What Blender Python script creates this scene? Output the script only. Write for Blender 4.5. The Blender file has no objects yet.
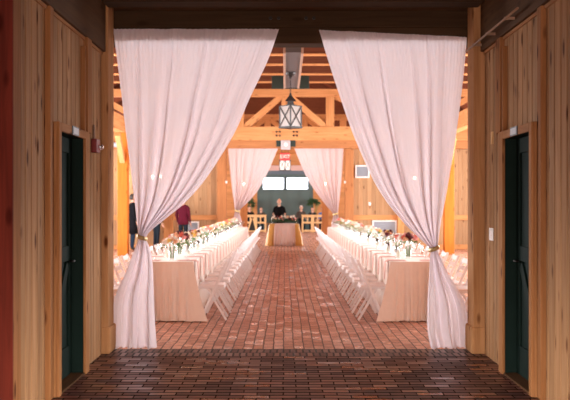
import bpy, bmesh, math, random
from mathutils import Vector, Matrix, Euler
random.seed(7)
F = 900.0                      # focal length in pixels of the 570 px frame
SC = bpy.context.scene
COL = SC.collection
PI = math.pi
def W(px, py, Y): return Vector(((px-285)*Y/F, Y, 1.5+(203-py)*Y/F))

# ------------------------------------------------------------------ materials
def nmat(name):
    m = bpy.data.materials.new(name); m.use_nodes = True
    nt = m.node_tree; b = nt.nodes['Principled BSDF']
    return m, nt, b
def N(nt, t, **kw):
    n = nt.nodes.new(t)
    for k, v in kw.items():
        if k in n.inputs: n.inputs[k].default_value = v
        else: setattr(n, k, v)
    return n
def L(nt, a, b): nt.links.new(a, b)
def rgba(c): return (c[0], c[1], c[2], 1)
def plain(name, c, rough=.6, metal=0, noise=.08, scale=30, emit=None, es=1, sheen=0, bump=.0, spec=.5):
    m, nt, b = nmat(name); b.inputs['Specular IOR Level'].default_value = spec
    tc = N(nt, 'ShaderNodeTexCoord'); nz = N(nt, 'ShaderNodeTexNoise', Scale=scale, Detail=3)
    L(nt, tc.outputs['Object'], nz.inputs['Vector'])
    mx = N(nt, 'ShaderNodeMix', data_type='RGBA')
    mx.inputs[6].default_value = rgba([x*(1-noise) for x in c]); mx.inputs[7].default_value = rgba([min(1, x*(1+noise)) for x in c])
    L(nt, nz.outputs['Fac'], mx.inputs[0]); L(nt, mx.outputs[2], b.inputs['Base Color'])
    b.inputs['Roughness'].default_value = rough; b.inputs['Metallic'].default_value = metal
    if sheen: b.inputs['Sheen Weight'].default_value = sheen
    if emit: b.inputs['Emission Color'].default_value = rgba(emit); b.inputs['Emission Strength'].default_value = es
    if bump:
        bp = N(nt, 'ShaderNodeBump', Strength=bump, Distance=.02); L(nt, nz.outputs['Fac'], bp.inputs['Height']); L(nt, bp.outputs['Normal'], b.inputs['Normal'])
    return m
def wood(name, light, dark, axis='Z', plank=None, pw=.1, rough=.75, spec=.06, knots=1.0, randobj=True):
    """grain along `axis`; plank = axis across which separate boards of width pw change tone"""
    m, nt, b = nmat(name)
    tc = N(nt, 'ShaderNodeTexCoord'); vec = tc.outputs['Object']
    if randobj:
        oi = N(nt, 'ShaderNodeObjectInfo'); ad = N(nt, 'ShaderNodeVectorMath', operation='ADD')
        sc_ = N(nt, 'ShaderNodeMath', operation='MULTIPLY'); sc_.inputs[1].default_value = 37.0
        L(nt, oi.outputs['Random'], sc_.inputs[0]); L(nt, vec, ad.inputs[0]); L(nt, sc_.outputs[0], ad.inputs[1]); gvec = ad.outputs[0]
    else: gvec = vec
    rnd = None
    if plank:
        sp = N(nt, 'ShaderNodeSeparateXYZ'); L(nt, vec, sp.inputs[0])
        dv = N(nt, 'ShaderNodeMath', operation='DIVIDE'); dv.inputs[1].default_value = pw; L(nt, sp.outputs[plank], dv.inputs[0])
        fl = N(nt, 'ShaderNodeMath', operation='FLOOR'); L(nt, dv.outputs[0], fl.inputs[0])
        wn = N(nt, 'ShaderNodeTexWhiteNoise', noise_dimensions='1D'); L(nt, fl.outputs[0], wn.inputs['W']); rnd = wn.outputs['Value']
        m2 = N(nt, 'ShaderNodeMath', operation='MULTIPLY'); m2.inputs[1].default_value = 23.0; L(nt, rnd, m2.inputs[0])
        a2 = N(nt, 'ShaderNodeVectorMath', operation='ADD'); L(nt, gvec, a2.inputs[0]); L(nt, m2.outputs[0], a2.inputs[1]); gvec = a2.outputs[0]
    mp = N(nt, 'ShaderNodeMapping'); s = {'X': (1.2, 22, 22), 'Y': (22, 1.2, 22), 'Z': (22, 22, 1.2)}[axis]
    mp.inputs['Scale'].default_value = s; L(nt, gvec, mp.inputs['Vector'])
    nz = N(nt, 'ShaderNodeTexNoise', Scale=1.0, Detail=5, Roughness=.6, Distortion=.6); L(nt, mp.outputs[0], nz.inputs['Vector'])
    cr = N(nt, 'ShaderNodeValToRGB'); cr.color_ramp.elements[0].position = .3; cr.color_ramp.elements[1].position = .7
    cr.color_ramp.elements[0].color = rgba(dark); cr.color_ramp.elements[1].color = rgba(light)
    L(nt, nz.outputs['Fac'], cr.inputs['Fac']); colr = cr.outputs['Color']
    # knots
    mk = N(nt, 'ShaderNodeMapping'); s = {'X': (2.6, 7, 7), 'Y': (7, 2.6, 7), 'Z': (7, 7, 2.6)}[axis]; mk.inputs['Scale'].default_value = s
    L(nt, gvec, mk.inputs['Vector'])
    vo = N(nt, 'ShaderNodeTexVoronoi', Scale=1.0); L(nt, mk.outputs[0], vo.inputs['Vector'])
    kr = N(nt, 'ShaderNodeValToRGB'); kr.color_ramp.elements[0].position = .09; kr.color_ramp.elements[1].position = .21
    kr.color_ramp.elements[0].color = (.28, .17, .12, 1); kr.color_ramp.elements[1].color = (1, 1, 1, 1); L(nt, vo.outputs['Distance'], kr.inputs['Fac'])
    mu = N(nt, 'ShaderNodeMix', data_type='RGBA', blend_type='MULTIPLY'); mu.inputs[0].default_value = knots
    L(nt, colr, mu.inputs[6]); L(nt, kr.outputs['Color'], mu.inputs[7]); colr = mu.outputs[2]
    if rnd is not None:
        mr = N(nt, 'ShaderNodeMapRange'); mr.inputs['To Min'].default_value = .82; mr.inputs['To Max'].default_value = 1.12; L(nt, rnd, mr.inputs['Value'])
        hs = N(nt, 'ShaderNodeHueSaturation'); L(nt, mr.outputs[0], hs.inputs['Value']); L(nt, colr, hs.inputs['Color']); colr = hs.outputs['Color']
    L(nt, colr, b.inputs['Base Color'])
    bp = N(nt, 'ShaderNodeBump', Strength=.15, Distance=.004); L(nt, nz.outputs['Fac'], bp.inputs['Height']); L(nt, bp.outputs['Normal'], b.inputs['Normal'])
    b.inputs['Roughness'].default_value = rough; b.inputs['Specular IOR Level'].default_value = spec
    return m
def brick(name, c1, c2, mortar, bw, rh, rot, offset=.5, rough=(.25, .6), ms=.007, rowj=0, jit=.08):
    m, nt, b = nmat(name)
    tc = N(nt, 'ShaderNodeTexCoord'); mp = N(nt, 'ShaderNodeMapping'); mp.inputs['Rotation'].default_value = (0, 0, rot)
    L(nt, tc.outputs['Object'], mp.inputs['Vector'])
    wob = N(nt, 'ShaderNodeTexNoise', Scale=2.5, Detail=2); L(nt, mp.outputs[0], wob.inputs['Vector'])
    ws = N(nt, 'ShaderNodeVectorMath', operation='SCALE'); ws.inputs['Scale'].default_value = .03; L(nt, wob.outputs['Color'], ws.inputs[0])
    wa = N(nt, 'ShaderNodeVectorMath', operation='ADD'); L(nt, mp.outputs[0], wa.inputs[0]); L(nt, ws.outputs[0], wa.inputs[1])
    br = N(nt, 'ShaderNodeTexBrick', Scale=1.0); br.offset = offset
    for k, v in (('Color1', rgba(c1)), ('Color2', rgba(c2)), ('Mortar', rgba(mortar)), ('Mortar Size', ms), ('Mortar Smooth', .25), ('Bias', -.1), ('Brick Width', bw), ('Row Height', rh)):
        br.inputs[k].default_value = v
    L(nt, wa.outputs[0], br.inputs['Vector'])
    nz = N(nt, 'ShaderNodeTexNoise', Scale=14, Detail=5); L(nt, tc.outputs['Object'], nz.inputs['Vector'])
    big = N(nt, 'ShaderNodeTexNoise', Scale=1.3, Detail=3); L(nt, tc.outputs['Object'], big.inputs['Vector'])
    mr = N(nt, 'ShaderNodeMapRange'); mr.inputs['From Min'].default_value = .3; mr.inputs['From Max'].default_value = .7
    mr.inputs['To Min'].default_value = .7; mr.inputs['To Max'].default_value = 1.25; L(nt, nz.outputs['Fac'], mr.inputs['Value'])
    hs = N(nt, 'ShaderNodeHueSaturation'); L(nt, br.outputs['Color'], hs.inputs['Color']); L(nt, mr.outputs[0], hs.inputs['Value'])
    fin = hs.outputs['Color']
    if rowj:
        sp = N(nt, 'ShaderNodeSeparateXYZ'); L(nt, wa.outputs[0], sp.inputs[0])
        pp = N(nt, 'ShaderNodeMath', operation='PINGPONG'); pp.inputs[1].default_value = rh/2; L(nt, sp.outputs['Y'], pp.inputs[0])
        sm = N(nt, 'ShaderNodeMapRange'); sm.inputs['From Min'].default_value = rowj*.5; sm.inputs['From Max'].default_value = rowj; sm.inputs['To Min'].default_value = .06; L(nt, pp.outputs[0], sm.inputs['Value'])
        hj = N(nt, 'ShaderNodeHueSaturation'); L(nt, fin, hj.inputs['Color']); L(nt, sm.outputs[0], hj.inputs['Value']); fin = hj.outputs['Color']
    L(nt, fin, b.inputs['Base Color'])
    sv = N(nt, 'ShaderNodeMapRange'); sv.inputs['To Min'].default_value = .5; sv.inputs['To Max'].default_value = .0 if rowj else .3; L(nt, br.outputs['Fac'], sv.inputs['Value'])
    if rowj:
        sq = N(nt, 'ShaderNodeMath', operation='MULTIPLY'); L(nt, sv.outputs[0], sq.inputs[0]); L(nt, sm.outputs[0], sq.inputs[1]); L(nt, sq.outputs[0], b.inputs['Specular IOR Level'])
    else: L(nt, sv.outputs[0], b.inputs['Specular IOR Level'])
    b2 = N(nt, 'ShaderNodeTexBrick', Scale=1.0); b2.offset = offset
    for k, v in (('Color1', (0, 0, 0, 1)), ('Color2', (1, 1, 1, 1)), ('Mortar', (1, 1, 1, 1)), ('Mortar Size', ms), ('Mortar Smooth', .1), ('Bias', 0.0), ('Brick Width', bw), ('Row Height', rh)): b2.inputs[k].default_value = v
    L(nt, wa.outputs[0], b2.inputs['Vector'])
    rr = N(nt, 'ShaderNodeMapRange'); rr.inputs['From Min'].default_value = .1; rr.inputs['From Max'].default_value = .75
    rr.inputs['To Min'].default_value = rough[0]; rr.inputs['To Max'].default_value = rough[1]; rx_ = N(nt, 'ShaderNodeMix', data_type='RGBA'); rx_.inputs[0].default_value = .35; L(nt, b2.outputs['Color'], rx_.inputs[6]); L(nt, big.outputs['Fac'], rx_.inputs[7]); L(nt, rx_.outputs[2], rr.inputs['Value'])
    L(nt, rr.outputs[0], b.inputs['Roughness'])
    hm = N(nt, 'ShaderNodeMath', operation='MULTIPLY_ADD'); hm.inputs[1].default_value = -1.6; L(nt, br.outputs['Fac'], hm.inputs[0])
    n2 = N(nt, 'ShaderNodeMath', operation='MULTIPLY'); n2.inputs[1].default_value = .25; L(nt, nz.outputs['Fac'], n2.inputs[0]); L(nt, n2.outputs[0], hm.inputs[2])
    ge = N(nt, 'ShaderNodeNewGeometry'); cx = N(nt, 'ShaderNodeCombineXYZ')
    for ax, kf in (('X', 1.0), ('Y', 7.31)):
        q1 = N(nt, 'ShaderNodeMath', operation='MULTIPLY'); q1.inputs[1].default_value = kf; L(nt, b2.outputs['Color'], q1.inputs[0])
        q2 = N(nt, 'ShaderNodeMath', operation='FRACT'); L(nt, q1.outputs[0], q2.inputs[0])
        q3 = N(nt, 'ShaderNodeMath', operation='MULTIPLY_ADD'); q3.inputs[1].default_value = jit; q3.inputs[2].default_value = -jit/2; L(nt, q2.outputs[0], q3.inputs[0]); L(nt, q3.outputs[0], cx.inputs[ax])
    na = N(nt, 'ShaderNodeVectorMath', operation='ADD'); L(nt, ge.outputs['Normal'], na.inputs[0]); L(nt, cx.outputs[0], na.inputs[1])
    nn = N(nt, 'ShaderNodeVectorMath', operation='NORMALIZE'); L(nt, na.outputs[0], nn.inputs[0])
    bp = N(nt, 'ShaderNodeBump', Strength=.7, Distance=.008); L(nt, nn.outputs[0], bp.inputs['Normal']); L(nt, hm.outputs[0], bp.inputs['Height']); L(nt, bp.outputs['Normal'], b.inputs['Normal'])
    return m
def sheer(name, c, trans=.06, tl=.5):
    m, nt, b = nmat(name); out = nt.nodes['Material Output']
    d = N(nt, 'ShaderNodeBsdfDiffuse', Color=rgba(c)); t = N(nt, 'ShaderNodeBsdfTranslucent', Color=rgba(c)); p = N(nt, 'ShaderNodeBsdfTransparent')
    nt.nodes.remove(b)
    tc = N(nt, 'ShaderNodeTexCoord'); wv = N(nt, 'ShaderNodeTexNoise', Scale=300, Detail=1); L(nt, tc.outputs['Object'], wv.inputs['Vector'])
    bp = N(nt, 'ShaderNodeBump', Strength=.08, Distance=.001); L(nt, wv.outputs['Fac'], bp.inputs['Height'])
    L(nt, bp.outputs['Normal'], d.inputs['Normal'])
    m1 = N(nt, 'ShaderNodeMixShader'); m1.inputs[0].default_value = tl; L(nt, d.outputs[0], m1.inputs[1]); L(nt, t.outputs[0], m1.inputs[2])
    m2 = N(nt, 'ShaderNodeMixShader'); m2.inputs[0].default_value = trans; L(nt, m1.outputs[0], m2.inputs[1]); L(nt, p.outputs[0], m2.inputs[2])
    L(nt, m2.outputs[0], out.inputs['Surface']); return m
def glassy(name, c, mixg=.3, rough=.05):
    m, nt, b = nmat(name); out = nt.nodes['Material Output']; nt.nodes.remove(b)
    p = N(nt, 'ShaderNodeBsdfTransparent', Color=rgba(c)); g = N(nt, 'ShaderNodeBsdfGlossy', Color=(1, 1, 1, 1), Roughness=rough)
    lw = N(nt, 'ShaderNodeLayerWeight', Blend=mixg); mx = N(nt, 'ShaderNodeMixShader')
    L(nt, lw.outputs['Facing'], mx.inputs[0]); L(nt, p.outputs[0], mx.inputs[1]); L(nt, g.outputs[0], mx.inputs[2]); L(nt, mx.outputs[0], out.inputs['Surface'])
    return m
def emis(name, c, s):
    m, nt, b = nmat(name); b.inputs['Base Color'].default_value = rgba(c)
    b.inputs['Emission Color'].default_value = rgba(c); b.inputs['Emission Strength'].default_value = s; return m

PINE_L, PINE_D = (.62, .36, .19), (.44, .22, .10)
M = {}
M['panel_y'] = wood('pine_boards', (.46, .262, .135), (.29, .15, .068), 'Z', 'Y', .15)
M['panel_x'] = wood('pine_boards_end_wall', (.50, .31, .17), (.37, .21, .105), 'Z', 'X', .14, knots=.7)
M['post'] = wood('pine_post', (.36, .165, .066), (.24, .10, .036), 'Z')
M['column'] = wood('pine_column', (.54, .29, .135), (.37, .18, .075), 'Z')
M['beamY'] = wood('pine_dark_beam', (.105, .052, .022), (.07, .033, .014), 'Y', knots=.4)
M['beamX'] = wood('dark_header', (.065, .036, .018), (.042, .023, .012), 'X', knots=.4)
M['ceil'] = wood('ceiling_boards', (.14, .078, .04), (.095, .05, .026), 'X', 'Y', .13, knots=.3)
M['timber'] = wood('orange_timber', (.68, .33, .14), (.50, .22, .08), 'X', knots=.5)
M['orangepost'] = wood('orange_post', (.56, .175, .03), (.44, .12, .02), 'X', knots=.6)
M['header_far'] = wood('brown_timber', (.50, .22, .09), (.36, .15, .06), 'X', knots=.6)
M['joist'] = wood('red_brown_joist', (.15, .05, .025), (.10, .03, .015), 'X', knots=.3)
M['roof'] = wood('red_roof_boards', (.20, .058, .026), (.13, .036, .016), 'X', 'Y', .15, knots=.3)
M['farwall'] = wood('orange_far_boards', (.62, .30, .13), (.48, .21, .08), 'X', 'Z', .16, knots=.3)
M['redpost'] = wood('red_lit_stained_post', (.19, .033, .02), (.10, .018, .012), 'Z', knots=.7)
M['frame'] = wood('door_frame_pine', (.40, .19, .078), (.27, .115, .042), 'Z')
M['frameY'] = wood('door_head_pine', (.40, .19, .078), (.27, .115, .042), 'Y')
M['lightwood'] = wood('pale_railing_wood', (.80, .55, .30), (.66, .42, .2), 'Z', knots=.2)
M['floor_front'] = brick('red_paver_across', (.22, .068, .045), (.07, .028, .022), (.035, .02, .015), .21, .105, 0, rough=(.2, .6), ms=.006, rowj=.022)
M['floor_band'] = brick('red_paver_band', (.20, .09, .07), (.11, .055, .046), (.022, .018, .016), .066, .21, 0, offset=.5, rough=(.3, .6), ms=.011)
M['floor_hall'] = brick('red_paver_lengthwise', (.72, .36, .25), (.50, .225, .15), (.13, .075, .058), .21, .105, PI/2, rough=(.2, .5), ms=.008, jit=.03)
M['door'] = plain('dark_green_paint', (.009, .019, .016), .7, noise=.15, scale=6, spec=.04)
M['cloth'] = plain('champagne_satin', (.86, .74, .65), .42, noise=.04, scale=7, sheen=.3, bump=.8)
M['napkin'] = plain('blush_napkin', (.80, .50, .44), .8, noise=.03)
M['white_chair'] = plain('white_resin', (.84, .80, .81), .4, noise=.03)
M['seat'] = plain('white_vinyl', (.88, .80, .78), .5, noise=.03)
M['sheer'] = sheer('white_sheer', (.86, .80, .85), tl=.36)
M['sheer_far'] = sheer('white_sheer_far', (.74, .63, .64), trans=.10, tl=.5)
M['gold'] = plain('antique_gold_cord', (.50, .36, .16), .45, metal=.3, scale=90)
M['goldcloth'] = plain('gold_satin', (.70, .40, .10), .4, noise=.1, scale=10)
M['taupe'] = plain('taupe_linen', (.62, .46, .41), .6, noise=.05, scale=20)
M['iron'] = plain('black_iron', (.018, .015, .014), .5, metal=.4)
M['lampglass'] = plain('milky_glass', (.25, .215, .195), .4, noise=.03, emit=(1, .82, .75), es=.03)
M['lampglass_lit'] = plain('milky_glass_lit', (.6, .55, .52), .4, noise=.03, emit=(1, .9, .85), es=.7)
M['grey'] = plain('grey_painted_metal', (.075, .072, .075), .45, noise=.05)
M['palepink'] = plain('pale_metal_edge', (.34, .22, .16), .5)
M['pipe'] = plain('brown_painted_pipe', (.30, .18, .11), .7)
M['greenplate'] = plain('dark_green_metal', (.012, .028, .022), .5)
M['steel'] = plain('galvanised_steel', (.55, .55, .58), .35, metal=.6)
M['grille'] = plain('grey_louver', (.36, .38, .42), .5)
M['white'] = plain('white_paint', (.82, .80, .78), .4, noise=.02)
M['red'] = plain('red_alarm_plastic', (.20, .012, .018), .35)
M['clear'] = glassy('clear_glass', (.95, .97, .97), .14)
M['pane'] = glassy('window_glass', (.96, .98, 1), .1)
M['smoke'] = glassy('strobe_lens', (.9, .9, .95), .5)
M['bulb'] = emis('warm_bulb', (1, .80, .52), 40)
M['exit_red'] = emis('exit_red', (1, .03, .03), 1.1)
M['exit_letter'] = emis('exit_letter', (1, .50, .42), 1.2)
M['plaque'] = plain('grey_plaque', (.26, .25, .27), .5)
M['black'] = plain('black_plastic', (.015, .015, .016), .5)
M['teal'] = plain('teal_door_paint', (.075, .125, .125), .4, noise=.2, scale=2)
M['bluegrey'] = plain('blue_grey_lintel', (.10, .14, .18), .5)
M['leaf'] = plain('leaf_green', (.10, .22, .06), .5, noise=.4, scale=25)
M['leafdark'] = plain('leaf_dark_green', (.035, .10, .04), .5, noise=.4, scale=20)
M['stem'] = plain('stem_green', (.10, .2, .05), .6)
for k, c in dict(f_white=(.92, .86, .78), f_peach=(.92, .58, .38), f_coral=(.85, .22, .16), f_pink=(.88, .48, .48), f_burg=(.13, .012, .02), f_yellow=(.90, .66, .18)).items():
    M[k] = plain('petal_'+k[2:], c, .6, noise=.12, scale=60)
M['candle'] = plain('ivory_wax', (.92, .86, .74), .5)
M['terra'] = plain('clay_pot', (.35, .16, .09), .8)
M['skin'] = plain('skin', (.62, .36, .26), .5, noise=.04)
M['hair_dark'] = plain('dark_hair', (.02, .014, .01), .5, scale=120, noise=.4)
M['hair_white'] = plain('white_hair', (.72, .70, .68), .6, scale=120)
M['beard'] = plain('grey_beard', (.5, .42, .36), .7, scale=120)
M['c_black'] = plain('black_wool', (.010, .010, .012), 1.0, spec=.08)
M['c_denim'] = plain('denim', (.016, .028, .05), 1.0, spec=.08)
M['c_maroon'] = plain('maroon_knit', (.09, .010, .022), 1.0, spec=.08)
M['c_dark'] = plain('dark_trousers', (.016, .022, .030), 1.0, spec=.08)
M['c_blue'] = plain('blue_shirt', (.06, .16, .42), .8)
M['c_brown'] = plain('brown_jacket', (.06, .04, .032), .8)
M['c_white'] = plain('white_shirt', (.8, .78, .76), .7)
M['shoe'] = plain('shoe_leather', (.012, .01, .01), .5)
M['eye'] = plain('eye_dark', (.02, .015, .012), .2)
M['lip'] = plain('lip', (.45, .16, .14), .5)

# ------------------------------------------------------------------ mesh helpers
def link(o, parent=None):
    COL.objects.link(o)
    if parent: o.parent = parent
    return o
def obj(name, bm, mat, parent=None, loc=(0, 0, 0), smooth=False, bevel=0):
    me = bpy.data.meshes.new(name); bmesh.ops.recalc_face_normals(bm, faces=bm.faces)
    if smooth:
        for f in bm.faces: f.smooth = True
    bm.to_mesh(me); bm.free()
    for m in (mat if isinstance(mat, (list, tuple)) else [mat]): me.materials.append(m)
    o = bpy.data.objects.new(name, me); o.location = loc; link(o, parent)
    if bevel:
        md = o.modifiers.new('bevel', 'BEVEL'); md.width = bevel; md.segments = 2; md.limit_method = 'ANGLE'
    return o
def tag(o, label=None, cat=None, group=None, kind=None):
    if label: o['label'] = label
    if cat: o['category'] = cat
    if group: o['group'] = group
    if kind: o['kind'] = kind
    return o
def thing(name, label, cat, loc=(0, 0, 0), rz=0, group=None):
    o = bpy.data.objects.new(name, None); o.location = loc; o.rotation_euler = (0, 0, rz); o.empty_display_size = .1; link(o)
    return tag(o, label, cat, group)
def struct(o): o['kind'] = 'structure'; return o
def dup(root, loc, rz=None, label=None, group=None):
    def cp(o, par):
        c = o.copy(); COL.objects.link(c)
        if par: c.parent = par
        for ch in o.children: cp(ch, c)
        return c
    r = cp(root, None); r.location = loc
    if rz is not None: r.rotation_euler = (0, 0, rz)
    if label: r['label'] = label
    if group: r['group'] = group
    return r
def box(bm, x0, x1, y0, y1, z0, z1):
    v = [bm.verts.new(p) for p in ((x0, y0, z0), (x1, y0, z0), (x1, y1, z0), (x0, y1, z0), (x0, y0, z1), (x1, y0, z1), (x1, y1, z1), (x0, y1, z1))]
    for f in ((3, 2, 1, 0), (4, 5, 6, 7), (0, 1, 5, 4), (1, 2, 6, 5), (2, 3, 7, 6), (3, 0, 4, 7)): bm.faces.new([v[i] for i in f])
def B(*bs):
    bm = bmesh.new()
    for b in bs: box(bm, *b)
    return bm
def bar(bm, p0, p1, w, h, up=(0, 0, 1)):
    p0, p1 = Vector(p0), Vector(p1); d = (p1-p0).normalized(); u = Vector(up)
    if abs(d.dot(u)) > .99: u = Vector((0, 1, 0))
    s = d.cross(u).normalized(); u = s.cross(d).normalized()
    v = [bm.verts.new(p+s*a*w/2+u*b*h/2) for p in (p0, p1) for a, b in ((-1, -1), (1, -1), (1, 1), (-1, 1))]
    for f in ((0, 1, 2, 3), (7, 6, 5, 4), (0, 4, 5, 1), (1, 5, 6, 2), (2, 6, 7, 3), (3, 7, 4, 0)): bm.faces.new([v[i] for i in f])
def BARS(*bs):
    bm = bmesh.new()
    for b in bs: bar(bm, *b)
    return bm
def tube(bm, pts, r, seg=8, cap=True):
    pts = [Vector(p) for p in pts]; rs = r if isinstance(r, (list, tuple)) else [r]*len(pts); rings = []
    ref = None
    for i, p in enumerate(pts):
        d = (pts[min(i+1, len(pts)-1)]-pts[max(i-1, 0)]).normalized()
        if ref is None: ref = Vector((0, 0, 1)) if abs(d.z) < .9 else Vector((1, 0, 0))
        a = d.cross(ref).normalized(); b = a.cross(d).normalized(); ref = b
        rings.append([bm.verts.new(p+(a*math.cos(2*PI*k/seg)+b*math.sin(2*PI*k/seg))*rs[i]) for k in range(seg)])
    for i in range(len(rings)-1):
        for k in range(seg): bm.faces.new((rings[i][k], rings[i][(k+1) % seg], rings[i+1][(k+1) % seg], rings[i+1][k]))
    if cap: bm.faces.new(rings[0][::-1]); bm.faces.new(rings[-1])
def TUBE(pts, r, seg=8):
    bm = bmesh.new(); tube(bm, pts, r, seg); return bm
def lathe(bm, prof, seg=16, c=(0, 0, 0)):
    rings = []
    for r, z in prof: rings.append([bm.verts.new((c[0]+max(r, 1e-4)*math.cos(2*PI*k/seg), c[1]+max(r, 1e-4)*math.sin(2*PI*k/seg), c[2]+z)) for k in range(seg)])
    for i in range(len(rings)-1):
        for k in range(seg): bm.faces.new((rings[i][k], rings[i][(k+1) % seg], rings[i+1][(k+1) % seg], rings[i+1][k]))
    bm.faces.new(rings[0][::-1]); bm.faces.new(rings[-1])
def LATHE(prof, seg=16):
    bm = bmesh.new(); lathe(bm, prof, seg); return bm
def ball(bm, c, r, sub=2):
    r = r if isinstance(r, (list, tuple)) else (r, r, r)
    bmesh.ops.create_icosphere(bm, subdivisions=sub, radius=1, matrix=Matrix.Translation(c) @ Matrix.Diagonal((r[0], r[1], r[2], 1)))
def BALL(c, r, sub=2):
    bm = bmesh.new(); ball(bm, c, r, sub); return bm
def beam(name, p0, p1, w, h, mat, parent=None, bevel=.008, up=(0, 0, 1)):
    """a timber whose local X runs along it, so the grain follows; w across, h in the `up` sense"""
    p0, p1 = Vector(p0), Vector(p1); d = p1-p0; ln = d.length; x = d.normalized(); u = Vector(up)
    if abs(x.dot(u)) > .99: u = Vector((0, 1, 0))
    y = u.cross(x).normalized(); z = x.cross(y)
    o = obj(name, B((-ln/2, ln/2, -w/2, w/2, -h/2, h/2)), mat, None, bevel=bevel)
    mw = Matrix((x, y, z)).transposed().to_4x4(); mw.translation = (p0+p1)/2
    if parent: o.parent = parent; mw.translation -= parent.location
    o.location = mw.to_translation(); o.rotation_euler = mw.to_euler(); return o

ORD = ['first', 'second', 'third', 'fourth', 'fifth', 'sixth', 'seventh', 'eighth', 'ninth', 'tenth', 'eleventh', 'twelfth', 'thirteenth', 'fourteenth', 'fifteenth', 'sixteenth', 'seventeenth', 'eighteenth', 'nineteenth', 'twentieth', 'twenty-first', 'twenty-second', 'twenty-third', 'twenty-fourth']

# ------------------------------------------------------------------ setting: floors
YB0, YB1 = 8.82, 9.24
def slab(name, x0, x1, y0, y1, mat, z=0): return struct(obj(name, B((x0, x1, y0, y1, z-.1, z)), mat))
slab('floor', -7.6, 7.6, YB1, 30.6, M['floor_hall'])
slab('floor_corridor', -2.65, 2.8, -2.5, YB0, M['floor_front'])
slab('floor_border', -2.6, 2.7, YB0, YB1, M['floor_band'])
slab('floor_far', -7.6, 7.6, 30.6, 48.6, M['floor_hall'])
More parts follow.
